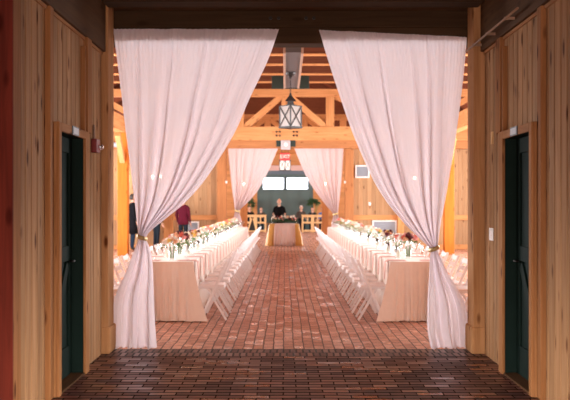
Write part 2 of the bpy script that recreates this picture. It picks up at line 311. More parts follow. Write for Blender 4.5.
# ------------------------------------------------------------------ corridor walls
def planks_y(bm, x, sgn, y0, y1, z0, z1, w=.15, t=.03):
    """vertical tongue-and-groove boards facing the corridor; x = face, sgn = outward side of the wall"""
    y = math.floor(y0/w)*w
    while y < y1-1e-4:
        a, b = max(y, y0), min(y+w, y1)
        if b-a > .01:
            c = .012
            prof = [(x+sgn*t, a+.017), (x+sgn*.006, a+.017), (x, a+c+.014), (x, b-c*.5), (x+sgn*.006, b), (x+sgn*t, b)]
            lo = [bm.verts.new((p[0], p[1], z0)) for p in prof]; hi = [bm.verts.new((p[0], p[1], z1)) for p in prof]
            for i in range(5): bm.faces.new((lo[i], lo[i+1], hi[i+1], hi[i]))
            bm.faces.new(hi); bm.faces.new(lo[::-1])
        y += w
def corridor_wall(side, fx, sx, px, cx, n):
    """fx door frame face, sx stud face, px board face, cx corner column face"""
    s = -1 if side == 'left' else 1
    back = px + s*.25
    def xx(a, b): return (min(a, b), max(a, b))
    bm = bmesh.new()
    planks_y(bm, px, s, 6.18, 6.83, 0, 3.0); planks_y(bm, px, s, 6.945, 8.01, 2.13, 3.0); planks_y(bm, px, s, 8.0, 8.92, 0, 3.0)
    wx = px+s*.6
    planks_y(bm, wx, s, -2.5, 1.0, 0, 3.0); planks_y(bm, wx, s, 3.4, 6.0, 0, 3.0); planks_y(bm, wx, s, 1.0, 3.4, 2.3, 3.0)
    a, b = xx(px+s*.028, back)
    a2, b2 = xx(wx+s*.02, wx+s*.2)
    for bb in ((a2, b2, -2.5, 1.0, 0, 3.5), (a2, b2, 1.0, 3.4, 2.3, 3.5), (a2, b2, 3.4, 6.1, 0, 3.5), (*xx(px+s*.028, wx+s*.2), 6.0, 6.16, 0, 3.5), (a, b, 6.16, 6.99, 0, 3.5), (a, b, 6.99, 7.90, 2.07, 3.5), (a, b, 7.90, 9.24, 0, 3.5)): box(bm, *bb)
    wl = struct(obj('wall_'+side, bm, M['panel_y']))
    k = n
    def tr(x, y0, y1, z0, z1, mat, nm=None):
        nonlocal k
        a, b = xx(x, px+s*.03); struct(obj('trim_%d' % k, B((a, b, y0, y1, z0, z1)), mat, bevel=.006)); k += 1
    tr(sx, 6.83, 6.935, 0, 3.0, M['post'])                      # stud before the door
    tr(sx, 8.13, 8.30, 2.14, 3.0, M['post'])                    # stud after the door, above the frame
    tr(sx, 8.02, 8.06, 0, 2.9, M['post'])
    tr(sx-s*.0, 6.0, 9.24, 3.0, 3.5, M['beamY'])               # beam over the boards
    # thin moulding strips closing the boards at the top and sides of each panel
    for (y0, y1) in ((6.19, 6.82), (6.96, 8.12), (8.31, 8.91)):
        a, b = xx(px-s*.016, px); struct(obj('trim_%d' % k, B((a, b, y0, y1, 2.97, 3.0)), M['frameY'], bevel=.004)); k += 1
    # near post: stained, with red lamplight put into its front colour; side left brown
    a, b = xx(sx+s*.03, wx); struct(obj('trim_%d' % k, B((a, b, 5.98, 6.0, 0, 3.5), (*xx(sx+s*.05, wx), 6.0, 6.02, 0, 3.5)), M['redpost'], bevel=.003)); k += 1
    tr(sx+s*.03, 6.002, 6.17, 0, 3.5, M['post'])
    # corner column with a plinth
    a, b = xx(cx, back); struct(obj('trim_%d' % k, B((a, b, 8.93, 9.23, 0, 3.5)), M['column'], bevel=.012)); k += 1
    a, b = xx(cx-s*.022, back); struct(obj('trim_%d' % k, B((a, b, 8.915, 9.245, 0, .27)), M['column'], bevel=.02)); k += 1
    # door with frame
    dn = 1 if side == 'left' else 2
    D = px+s*.06
    # leaf: a slab with raised stiles, rails and a diagonal brace in its lower half
    a, b = xx(D, D+s*.045); fa, fb = xx(D-s*.018, D)
    bm = B((a, b, 7.02, 7.87, .02, 2.06))
    for q in ((7.02, 7.13, .02, 2.06), (7.76, 7.87, .02, 2.06), (7.13, 7.76, 1.93, 2.06), (7.13, 7.76, 1.0, 1.13), (7.13, 7.76, .02, .27), (7.42, 7.47, 1.13, 1.93)):
        box(bm, fa, fb, *q)
    bar(bm, ((fa+fb)/2, 7.16, .30), ((fa+fb)/2, 7.73, .97), .10, .018, up=(1, 0, 0))
    dr = struct(obj('door_%d' % dn, bm, M['door'], bevel=.004))
    # frame
    fa, fb = xx(fx, fx+s*.025); ga, gb = xx(fx+s*.025, px+s*.02)
    bm = B((fa, fb, 6.945, 7.02, 0, 2.13), (fa, fb, 7.87, 8.01, 0, 2.13)); f1 = obj('door_frame', bm, M['frame'], dr, bevel=.006)
    obj('door_frame_side', B((ga, gb, 6.945, 7.0, 0, 2.13), (ga, gb, 7.89, 8.01, 0, 2.13), (ga, gb, 7.0, 7.89, 2.09, 2.13)), M['frame'], dr)
    f2 = obj('door_frame_head', B((fa, fb, 7.02, 7.87, 2.06, 2.13)), M['frameY'], dr, bevel=.006)
    ja, jb = xx(fx+s*.025, D+s*.04)
    obj('door_jamb', B((ja, jb, 7.0, 7.02, 0, 2.06), (ja, jb, 7.87, 7.89, 0, 2.06), (ja, jb, 7.0, 7.89, 2.06, 2.09)), M['door'], dr)
    obj('threshold', B((*xx(fx+s*.01, D), 7.02, 7.87, 0, .018)), M['beamY'], dr, bevel=.004)
    bm = TUBE([(D-s*.02, 7.78, 1.0), (D-s*.06, 7.78, 1.0), (D-s*.06, 7.70, 1.0)], .010); obj('door_handle', bm, M['iron'], dr, smooth=True)
    # plaque on the head of the frame
    t = thing('door_sign', 'small pale plaque above the dark green door on the %s' % side, 'sign', (fx, 7.46, 2.095), 0)
    a, b = xx(0, -s*.008); obj('sign_backing', B((a, b, -.11, .11, -.036, .036)), M['black'], t)
    a, b = xx(-s*.008, -s*.011); obj('sign_face', B((a, b, -.085, .085, -.026, .026)), M['plaque'], t)
    return wl, dr, k
wl, d1, kk = corridor_wall('left', -1.74, -1.78, -1.82, -1.755, 1)
wr, d2, kk = corridor_wall('right', 1.90, 1.94, 1.98, 1.87, kk)
for sd_, s_, x_ in (('left', -1, -2.62), ('right', 1, 2.78)):    # unseen boxes added to block sky light at the side openings, doorway wall behind
    q_ = lambda a, b: (min(x_+s_*a, x_+s_*b), max(x_+s_*a, x_+s_*b))
    struct(obj('wall_light_block_'+sd_, B((*q_(.5, .6), .7, 3.7, -.1, 3.5), (*q_(0, .5), .7, .98, -.1, 3.5), (*q_(0, .5), 3.42, 3.7, -.1, 3.5), (*q_(0, .5), .98, 3.42, 2.4, 3.5), (*q_(0, .5), .98, 3.42, -.1, 0)), M['panel_y']))
struct(obj('wall_back', B((-2.65, -1.1, -2.7, -2.5, -.1, 3.6), (1.2, 2.8, -2.7, -2.5, -.1, 3.6), (-1.1, 1.2, -2.7, -2.5, 2.05, 3.6)), M['farwall']))
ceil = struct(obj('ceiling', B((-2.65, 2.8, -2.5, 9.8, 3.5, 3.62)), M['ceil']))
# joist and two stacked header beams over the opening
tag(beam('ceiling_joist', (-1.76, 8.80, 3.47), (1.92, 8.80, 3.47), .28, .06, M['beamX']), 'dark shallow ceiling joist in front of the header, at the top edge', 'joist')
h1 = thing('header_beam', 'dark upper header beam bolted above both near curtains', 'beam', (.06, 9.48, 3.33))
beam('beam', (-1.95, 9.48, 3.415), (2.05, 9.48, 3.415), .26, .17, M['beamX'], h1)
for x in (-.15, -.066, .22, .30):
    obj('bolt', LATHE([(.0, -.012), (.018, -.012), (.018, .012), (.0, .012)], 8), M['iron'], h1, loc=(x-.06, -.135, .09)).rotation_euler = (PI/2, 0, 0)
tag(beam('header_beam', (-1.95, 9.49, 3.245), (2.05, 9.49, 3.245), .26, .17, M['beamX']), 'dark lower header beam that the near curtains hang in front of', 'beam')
# end posts carrying the header behind the columns
for x, lb in ((-2.1, 'left'), (2.2, 'right')):
    struct(obj('trim_%d' % kk, B((x-.15, x+.15, 9.36, 9.62, 0, 3.5)), M['post'])); kk += 1
# ------------------------------------------------------------------ wall fittings in the corridor
def fire_alarm():
    t = thing('fire_alarm', 'dark red fire alarm with a clear strobe on the left wall', 'fire alarm', (-1.82, 8.52, 2.04))
    obj('housing', B((-.01, .055, -.07, .07, -.065, .065)), M['red'], t, bevel=.008)
    bm = BALL((.07, .02, -.01), (.032, .03, .028), 2); obj('strobe_lens', bm, M['smoke'], t, smooth=True)
    bm = bmesh.new(); lathe(bm, [(.0, 0), (.012, 0), (.012, .02), (.0, .02)], 8, (.062, .02, -.02)); obj('strobe_lamp', bm, M['white'], t)
    obj('conduit', TUBE([(.012, -.0, .065), (.012, -.0, .20)], .011), M['palepink'], t, smooth=True)
fire_alarm()
t = thing('light_switch', 'white light switch plate on the right wall beyond the door', 'light switch', (1.98, 8.62, 1.20))
obj('plate', B((-.008, 0, -.08, .08, -.06, .06)), M['white'], t, bevel=.003); obj('rocker', B((-.013, -.006, -.014, .014, -.03, .03)), M['seat'], t, bevel=.002)
tag(obj('cable_cover', B((1.966, 1.99, 8.56, 8.60, 2.06, 2.18)), M['lightwood'], bevel=.003), 'short pale strip high on the right wall beyond the door', 'cable cover')
t = thing('conduit_pipe', 'long thin pipe running under the ceiling along the right wall', 'pipe', (1.862, 8.2, 3.06))
obj('pipe', TUBE([(0, -1.0, 0), (0, 1.05, 0)], .010), M['pipe'], t, smooth=True)
for y in (-.6, .1, .68): obj('clip', B((-.012, .082, y-.008, y+.008, -.012, .012)), M['pipe'], t)

# ------------------------------------------------------------------ hall shell
YE = 29.1
hz = 5.65
def side_wall(name, x, sgn):
    a, b = (x-.2, x) if sgn < 0 else (x, x+.2); bm = bmesh.new()
    ys = [9.3, 11.2, 14.2, 15.4, 18.4, 19.6, 22.6, 23.8, 26.8, YE+.2]
    box(bm, a, b, 9.3, YE+.2, 0, .9); box(bm, a, b, 9.3, YE+.2, 3.3, hz)
    for i in range(0, len(ys), 2): box(bm, a, b, ys[i], ys[i+1], .9, 3.3)
    return struct(obj(name, bm, M['panel_y']))
side_wall('wall_west', -7.5, -1); side_wall('wall_east', 7.5, 1)
struct(obj('wall_near', B((-7.7, -2.0, 9.26, 9.36, 0, hz), (2.15, 7.7, 9.26, 9.36, 0, hz), (-2.0, 2.15, 9.62, 9.74, 3.62, hz)), M['farwall']))
# end wall boards on both sides of the far opening
def planks_x(bm, y, x0, x1, z0, z1, w=.14, t=.02):
    x = math.floor(x0/w)*w
    while x < x1-1e-4:
        a, b = max(x, x0), min(x+w, x1); c = .008
        if b-a > .01:
            prof = [(a, y+t), (a, y+c), (a+c, y), (b-c, y), (b, y+c), (b, y+t)]
            lo = [bm.verts.new((p[0], p[1], z0)) for p in prof]; hi = [bm.verts.new((p[0], p[1], z1)) for p in prof]
            for i in range(5): bm.faces.new((lo[i], lo[i+1], hi[i+1], hi[i]))
            bm.faces.new(hi); bm.faces.new(lo[::-1])
        x += w
bm = bmesh.new()
planks_x(bm, YE, -7.6, -1.9, 0, 3.24); planks_x(bm, YE, 1.95, 7.6, 0, 3.24)
box(bm, -7.6, -1.9, YE+.02, YE+.16, 0, 3.24); box(bm, 1.95, 7.6, YE+.02, YE+.16, 0, 3.24)
struct(obj('wall_end', bm, M['panel_x']))
for (x0, x1) in ((-7.6, -2.2), (2.2, 7.6)):
    struct(obj('trim_%d' % kk, B((x0, x1, YE-.05, YE, .95, 1.11)), M['timber'], bevel=.006)); kk += 1
    struct(obj('baseboard_%s' % ('left' if x0 < 0 else 'right'), B((x0, x1, YE-.04, YE, 0, .16)), M['timber'], bevel=.006))
struct(obj('ceiling_hall', B((-7.7, 7.7, 9.74, YE+.2, hz, hz+.1)), M['roof']))
# posts on the end wall and along the aisles
def post(px, y, x0, x1, ydep, z1, label, mat='timber'):
    w = x1-x0; o = beam('timber_post', ((x0+x1)/2, y+ydep/2, 0), ((x0+x1)/2, y+ydep/2, z1), w, ydep, M[mat], up=(0, 1, 0)); tag(o, label, 'post'); return o
post(0, 28.88, -2.18, -1.88, .215, 3.24, 'orange timber post beside the left far curtain', 'header_far')
post(0, 28.88, 1.92, 2.20, .215, 3.24, 'orange timber post beside the right far curtain', 'header_far')
post(0, 28.92, -3.90, -3.60, .175, 3.24, 'orange post on the end wall behind the left long table', 'timber')
post(0, 28.92, 3.62, 3.82, .175, 3.24, 'orange post on the end wall beside the right large grille', 'timber')
def aisle_post(x, y, lab):
    p = thing('aisle_post', lab, 'post', (x, y, 0))
    beam('post', (x, y, 0), (x, y, 3.495), .28, .28, M['orangepost'], p, up=(0, 1, 0))
    s = -1 if x < 0 else 1
    beam('knee_brace', (x, y-.85, 3.40), (x, y-.1, 2.68), .14, .16, M['timber'], p); beam('knee_brace', (x, y+.85, 3.40), (x, y+.1, 2.68), .14, .16, M['timber'], p)
aisle_post(-4.60, 25.6, 'square orange timber post standing in the left side aisle')
aisle_post(4.80, 26.4, 'square orange timber post standing in the right side aisle')
for s, xx_ in (('left', -4.66), ('right', 4.80)):
    o = thing('plate_beam', 'long orange timber beam running along the %s aisle posts' % s, 'beam', (xx_, 20, 3.5))
    beam('plate', (xx_, 10.0, 3.72), (xx_, 28.85, 3.72), .26, .44, M['timber'], o)
# header over the far opening
hd = thing('far_header', 'brown timber header above the pair of far curtains', 'beam', (0, 29.05, 3.24))
beam('beam', (-7.5, 28.97, 3.372), (7.5, 28.97, 3.372), .24, .25, M['header_far'], hd)
# truss over the far opening
def truss(name, Y, label, webx, half=7.4, zl=(3.5, 3.95), zu=(4.92, 5.16), bolts=True):
    t = thing(name, label, 'truss', (0, Y, zl[0]))
    beam('bottom_chord', (-half, Y, sum(zl)/2), (half, Y, sum(zl)/2), .3, zl[1]-zl[0], M['timber'], t)
    beam('top_chord', (-half, Y, sum(zu)/2), (half, Y, sum(zu)/2), .26, zu[1]-zu[0], M['timber'], t)
    for x in webx: beam('web_post', (x, Y, zl[1]), (x, Y, zu[0]), .26, .22, M['timber'], t, up=(0, 1, 0))
    for i in range(len(webx)-1):
        a, b = webx[i], webx[i+1]
        if a+b < 0 : a, b = b, a
        if i in (0, len(webx)-2): a, b = b, a
        sg = 1 if b > a else -1
        beam('web_diagonal', (a+sg*.06, Y+.02, zu[0]+.08), (b-sg*.06, Y+.02, zl[1]-.10), .2, .19, M['timber'], t)
    if bolts:
        for cx in (-.28, .27):
            for dx in (-.055, .055):
                for dz in (-.06, .06):
                    o = obj('bolt', LATHE([(0, 0), (.034, 0), (.030, .03), (0, .03)], 8), M['iron'], t, loc=(cx+dx+.06, -.15, .22+dz)); o.rotation_euler = (PI/2, 0, 0)
    return t
truss('roof_truss', 28.98, 'pale orange timber truss with bolted chord above the far curtains', [-6.2, -4.0, -1.45, .02, 1.45, 4.0, 6.2])
truss('roof_truss', 37.2, 'orange truss further back, seen through the near truss', [-4.6, -2.4, -.72, .80, 2.4, 4.6], half=6.0, bolts=False)
# joists across the hall
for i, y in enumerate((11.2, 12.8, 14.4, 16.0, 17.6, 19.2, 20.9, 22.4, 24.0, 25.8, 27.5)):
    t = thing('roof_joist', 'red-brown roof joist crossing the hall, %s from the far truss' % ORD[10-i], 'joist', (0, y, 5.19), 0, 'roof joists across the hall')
    beam('joist', (-7.5, y, 5.38), (7.5, y, 5.38), .12, .34, M['joist'], t); o = beam('lit_edge_strip', (-7.5, y, 5.19), (7.5, y, 5.19), .16, .04, M['timber'], t, bevel=.004); o['label'] = 'pale orange strip added as the lit lower edge of the joist'  # pale strip puts the lit lower edge into the colour
# grey ceiling channel with the lantern
ch = thing('ceiling_channel', 'grey metal ceiling channel with pale edges above the front lantern', 'channel', (.14, 17.3, 4.0))
obj('channel_body', B((-.13, .13, -2.3, 2.3, .01, .22)), M['grey'], ch)
for s in (-1, 1): obj('channel_edge', B((s*.15-.02, s*.15+.02, -2.3, 2.3, -.01, .24)), M['palepink'], ch, bevel=.004)
for y in (-2.0, -.2, 1.6): obj('hanger', TUBE([(0, y, .2), (0, y, 1.65)], .012, 6), M['iron'], ch)
gp = thing('beam_bracket', 'dark green metal plate behind the end of the grey channel', 'bracket', (.12, 19.72, 4.0))
obj('plate', B((-.41, .41, -.02, .02, 0, .29)), M['greenplate'], gp, bevel=.006)
for x in (-.06, .06): obj('strap', B((x-.03, x+.03, -.012, .012, .28, 1.3)), M['greenplate'], gp)
tag(beam('cross_timber', (-4.6, 19.86, 4.15), (4.7, 19.86, 4.15), .0001+.1, .3, M['joist']), 'thin brown cross timber carrying the dark green plate', 'beam') if False else None
# lanterns
def lantern(loc, label, chain_top, glass='lampglass'):
    t = thing('hanging_lantern', label, 'lantern', loc, PI/4)
    a = .145; z0, z1 = 0, .41
    for sx in (-1, 1):
        for sy in (-1, 1): obj('corner_bar', B((sx*a-.011, sx*a+.011, sy*a-.011, sy*a+.011, z0, z1)), M['iron'], t)
    obj('base', B((-a-.02, a+.02, -a-.02, a+.02, -.02, .012)), M['iron'], t, bevel=.004)
    bm = bmesh.new()
    def ring(h, z): return [bm.verts.new((x*h, y*h, z)) for x, y in ((-1, -1), (1, -1), (1, 1), (-1, 1))]
    rs = [ring(.10, z1-.012), ring(a+.012, z1-.012), ring(a+.012, z1+.004), ring(.05, z1+.022), ring(.042, z1+.085), ring(.075, z1+.09), ring(.072, z1+.10), ring(.02, z1+.20), ring(.010, z1+.25)]
    for i in range(len(rs)-1):
        for k in range(4): bm.faces.new((rs[i][k], rs[i][(k+1) % 4], rs[i+1][(k+1) % 4], rs[i+1][k]))
    bm.faces.new(rs[-1]); bm.faces.new(rs[0][::-1]); obj('roof', bm, M['iron'], t)
    for k in range(4):
        o = obj('glass_pane', B((-a+.012, a-.012, -a-.003, -a+.003, .012, z1-.012)), M[glass], t); o.rotation_euler = (0, 0, k*PI/2)
        obj('cross_bars', BARS(((-a, -a-.012, .01), (a, -a-.012, z1-.01), .012, .012), ((a, -a-.012, .01), (-a, -a-.012, z1-.01), .012, .012)), M['iron'], o)
    zt = chain_top-loc[2]
    bm = bmesh.new(); n = int((zt-z1-.25)/.05)
    for i in range(n):
        z = z1+.25+i*(zt-z1-.25)/n; h = (zt-z1-.25)/n; w = .014
        d = (1, 0) if i % 2 else (0, 1)
        pts = [(d[0]*math.cos(q)*w, d[1]*math.cos(q)*w, z+h/2+math.sin(q)*h*.62) for q in [2*PI*j/8 for j in range(9)]]
        tube(bm, pts, .005, 5, False)
    obj('chain', bm, M['iron'], t)
    obj('canopy', LATHE([(.0, zt-.11), (.02, zt-.11), (.05, zt-.07), (.09, zt-.03), (.10, zt), (0, zt)], 14), M['iron'], t, smooth=False)
    return t
lantern((.106, 17.3, 2.955), 'black iron lantern with crossed panes, hanging nearest the camera', 4.0)
lantern((0.0, 34.6, 2.76), 'black iron lantern hanging behind the exit sign', 3.9, 'lampglass_lit')
tag(beam('lantern_beam', (-6.0, 34.6, 4.02), (6.0, 34.6, 4.02), .2, .24, M['header_far']), 'brown cross beam that the further lantern hangs from', 'beam')
# box and exit sign on the far header
jb = thing('junction_box', 'grey metal box on a dark green plate on the far header', 'junction box', (.02, 28.845, 3.245))
obj('back_plate', B((-.30, .32, -.02, 0, .06, .26)), M['greenplate'], jb)
obj('box', B((-.15, .15, -.09, -.02, -.04, .26)), M['steel'], jb, bevel=.006)
obj('lamp', LATHE([(0, 0), (.07, 0), (.06, .05), (0, .05)], 14), M['white'], jb, loc=(0, -.09, .12)).rotation_euler = (PI/2, 0, 0)
ex = thing('exit_sign', 'red glowing exit sign hanging below the far header', 'exit sign', (.0, 28.76, 2.87))
obj('housing', B((-.16, .16, .0, .05, -.015, .235)), M['black'], ex, bevel=.006)
obj('face', B((-.145, .145, -.006, 0, 0, .22)), M['exit_red'], ex)
for x in (-.1, .1): obj('stem', TUBE([(x, .025, .23), (x, .025, .33)], .01, 6), M['black'], ex)
cu = bpy.data.curves.new('exit_letters', 'FONT'); cu.body = 'EXIT'; cu.size = .155; cu.align_x = 'CENTER'; cu.align_y = 'CENTER'; cu.extrude = .004
lo = bpy.data.objects.new('letters', cu); link(lo); bpy.context.view_layer.update()
me = bpy.data.meshes.new_from_object(lo.evaluated_get(bpy.context.evaluated_depsgraph_get())); bpy.data.objects.remove(lo)
me.materials.clear(); me.materials.append(M['exit_letter'])
lo = bpy.data.objects.new('letters', me); lo.parent = ex; lo.location = (0, -.010, .11); lo.rotation_euler = (PI/2, 0, 0); COL.objects.link(lo)
# grilles, switch, sconces on the end wall
def grille(x0, x1, z0, z1, n, label, name='vent_grille'):
    t = thing(name, label, 'vent', ((x0+x1)/2, YE, (z0+z1)/2)); w, h = (x1-x0)/2, (z1-z0)/2
    obj('frame', B((-w, w, -.07, 0, h-.04, h), (-w, w, -.07, 0, -h, -h+.04), (-w, -w+.04, -.07, 0, -h+.04, h-.04), (w-.04, w, -.07, 0, -h+.04, h-.04)), M['white'], t)
    obj('backing', B((-w+.04, w-.04, -.02, 0, -h+.04, h-.04)), M['grille'], t)
    bm = bmesh.new()
    for i in range(n):
        z = -h+.06+(2*h-.12)*i/(n-1); bar(bm, (-w+.04, -.04, z), (w-.04, -.04, z), .035, .008, up=(0, .5, 1))
    obj('louvers', bm, M['grille'], t)
grille(2.27, 2.72, 2.31, 2.72, 9, 'small square vent high on the end wall right of the post')
grille(2.82, 3.60, .17, .94, 14, 'large grey louvered grille low on the right end wall', 'return_grille')
grille(-3.16, -2.78, .17, .90, 14, 'grey louvered grille on the end wall behind the left table', 'return_grille')
t = thing('wall_switch', 'small white switch plate on the end wall below the square vent', 'switch', (2.74, YE, 1.47))
obj('plate', B((-.035, .035, -.012, 0, -.055, .055)), M['seat'], t, bevel=.003); obj('rocker', B((-.015, .015, -.018, -.01, -.03, .03)), M['seat'], t)
t = thing('air_duct', 'grey air duct under the beam at the far left', 'duct', (-5.45, 28.72, 3.30)); 
obj('duct_body', B((-.55, .55, -.14, .129, -.02, .12)), M['grille'], t, bevel=.01); obj('duct_flange', B((.55, .58, -.16, .129, -.04, .14)), M['grey'], t)
def sconce(x, y, z, label, nb=1, e=4):
    t = thing('wall_sconce', label, 'wall lamp', (x, y, z))
    obj('back_plate', B((-.05, .05, -.02, 0, -.09, .05)), M['iron'], t, bevel=.004)
    for k in range(nb):
        dx = 0 if nb == 1 else (-.13 if k == 0 else .13)
        ar = obj('arm', TUBE([(0, -.015, -.04), (dx*.6, -.08, -.07), (dx, -.12, -.04), (dx, -.12, -.015)], .009, 6), M['iron'], t, smooth=True)
        b = obj('bulb', BALL((0, 0, 0), (.042, .042, .055), 2), M['bulb'], ar, loc=(dx, -.12, .03), smooth=True)
    ld = bpy.data.lights.new('sconce_light', 'POINT'); ld.energy = e; ld.color = (1, .62, .32); ld.shadow_soft_size = .06
    lo = bpy.data.objects.new('sconce_light', ld); lo.parent = t; lo.location = (0, -.25, .05); COL.objects.link(lo)
sconce(4.17, YE, 2.28, 'lit wall lamp glowing through the right near curtain')
sconce(-4.13, YE, 2.32, 'lit two-bulb wall lamp glowing through the left near curtain', 2)
sconce(-5.2, YE, 2.30, 'lit wall lamp near the person in the black coat')
# ------------------------------------------------------------------ far room
YF = 47.9
struct(obj('wall_far', B((-7.6, -1.48, YF, YF+.2, 0, 4.35), (1.50, 7.6, YF, YF+.2, 0, 4.35), (-1.48, 1.50, YF, YF+.2, 3.05, 4.35)), M['farwall']))
struct(obj('wall_far_gable', B((-7.6, 7.6, YF+.01, YF+.2, 4.35, 9)), M['roof']))
struct(obj('wall_back_left', B((-7.7, -7.5, YE+.2, YF, 0, 4.34)), M['farwall'])); struct(obj('wall_back_right', B((7.5, 7.7, YE+.2, YF, 0, 4.34)), M['farwall']))
bm = bmesh.new()
for s in (-1, 1):
    v = [bm.verts.new(p) for p in ((s*7.8, YE+.1, 4.5), (0, YE+.1, 8.6), (0, YF+.3, 8.6), (s*7.8, YF+.3, 4.5), (s*7.8, YE+.1, 4.6), (0, YE+.1, 8.7), (0, YF+.3, 8.7), (s*7.8, YF+.3, 4.6))]
    for f in ((0, 1, 2, 3), (4, 5, 6, 7), (0, 1, 5, 4), (2, 3, 7, 6), (0, 3, 7, 4)): bm.faces.new([v[i] for i in f])
struct(obj('ceiling_far', bm, M['roof']))
struct(obj('wall_gable', B((-7.7, 7.7, YE+.25, YE+.4, 5.75, 8.55)), M['roof']))
rn = 0
for y in (31.0, 34.0, 40.2, 43.2, 46.2):
    r = thing('rafter_pair', 'red-brown pair of sloping rafters in the back room, %s from the hall' % ORD[rn], 'rafters', (0, y, 4.4)); rn += 1
    for s in (-1, 1): beam('rafter', (s*7.62, y, 4.42), (0, y, 8.42), .16, .26, M['joist'], r)
# lintel and garage door with two windows
tag(obj('door_lintel', B((-1.75, 1.77, YF-.08, YF, 3.02, 3.22)), M['bluegrey'], bevel=.01), 'blue-grey lintel above the two bright far windows', 'lintel')
tag(obj('lintel_board', B((-1.95, 1.97, YF-.1, YF, 3.22, 3.5)), plain('pinkish_board', (.62, .42, .38), .6), bevel=.01), 'pinkish board between lintel and orange far boards', 'board')
gd = struct(obj('door_3', B((-1.48, 1.50, YF+.04, YF+.10, 0, 2.22), (-1.48, 1.50, YF+.04, YF+.10, 2.86, 3.05), (-1.48, -1.20, YF+.04, YF+.10, 2.22, 2.86), (-.03, .06, YF+.04, YF+.10, 2.22, 2.86), (1.25, 1.50, YF+.04, YF+.10, 2.22, 2.86)), M['teal']))
for z in (.55, 1.1, 1.65): obj('door_rail', B((-1.46, 1.48, YF, YF+.04, z-.03, z+.03)), M['teal'], gd)
for x in (-1.46, -.75, 0, .75, 1.46): obj('door_stile', B((x-.03, x+.03, YF+.005, YF+.04, .03, 2.2)), M['teal'], gd)
for i, (a, b) in enumerate(((-1.20, -.03), (.06, 1.25))):
    w = struct(obj('window_%d' % (i+1), B((a, b, YF+.06, YF+.07, 2.22, 2.86)), M['pane']))
    obj('window_frame', B((a, b, YF+.0, YF+.04, 2.20, 2.24), (a, b, YF+.0, YF+.04, 2.84, 2.88), (a, a+.04, YF+.0, YF+.04, 2.24, 2.84), (b-.04, b, YF+.0, YF+.04, 2.24, 2.84)), M['bluegrey'], w)
for x, s in ((-1.68, 'left'), (1.65, 'right')):
    p = post(0, 36.9, x-.13, x+.13, .26, 4.92, 'brown post under the back truss behind the %s far curtain' % s, 'header_far')
    sconce(x+(.0), 36.9, 2.25, 'lit wall lamp on the post behind the %s far curtain' % s, 1, 20)

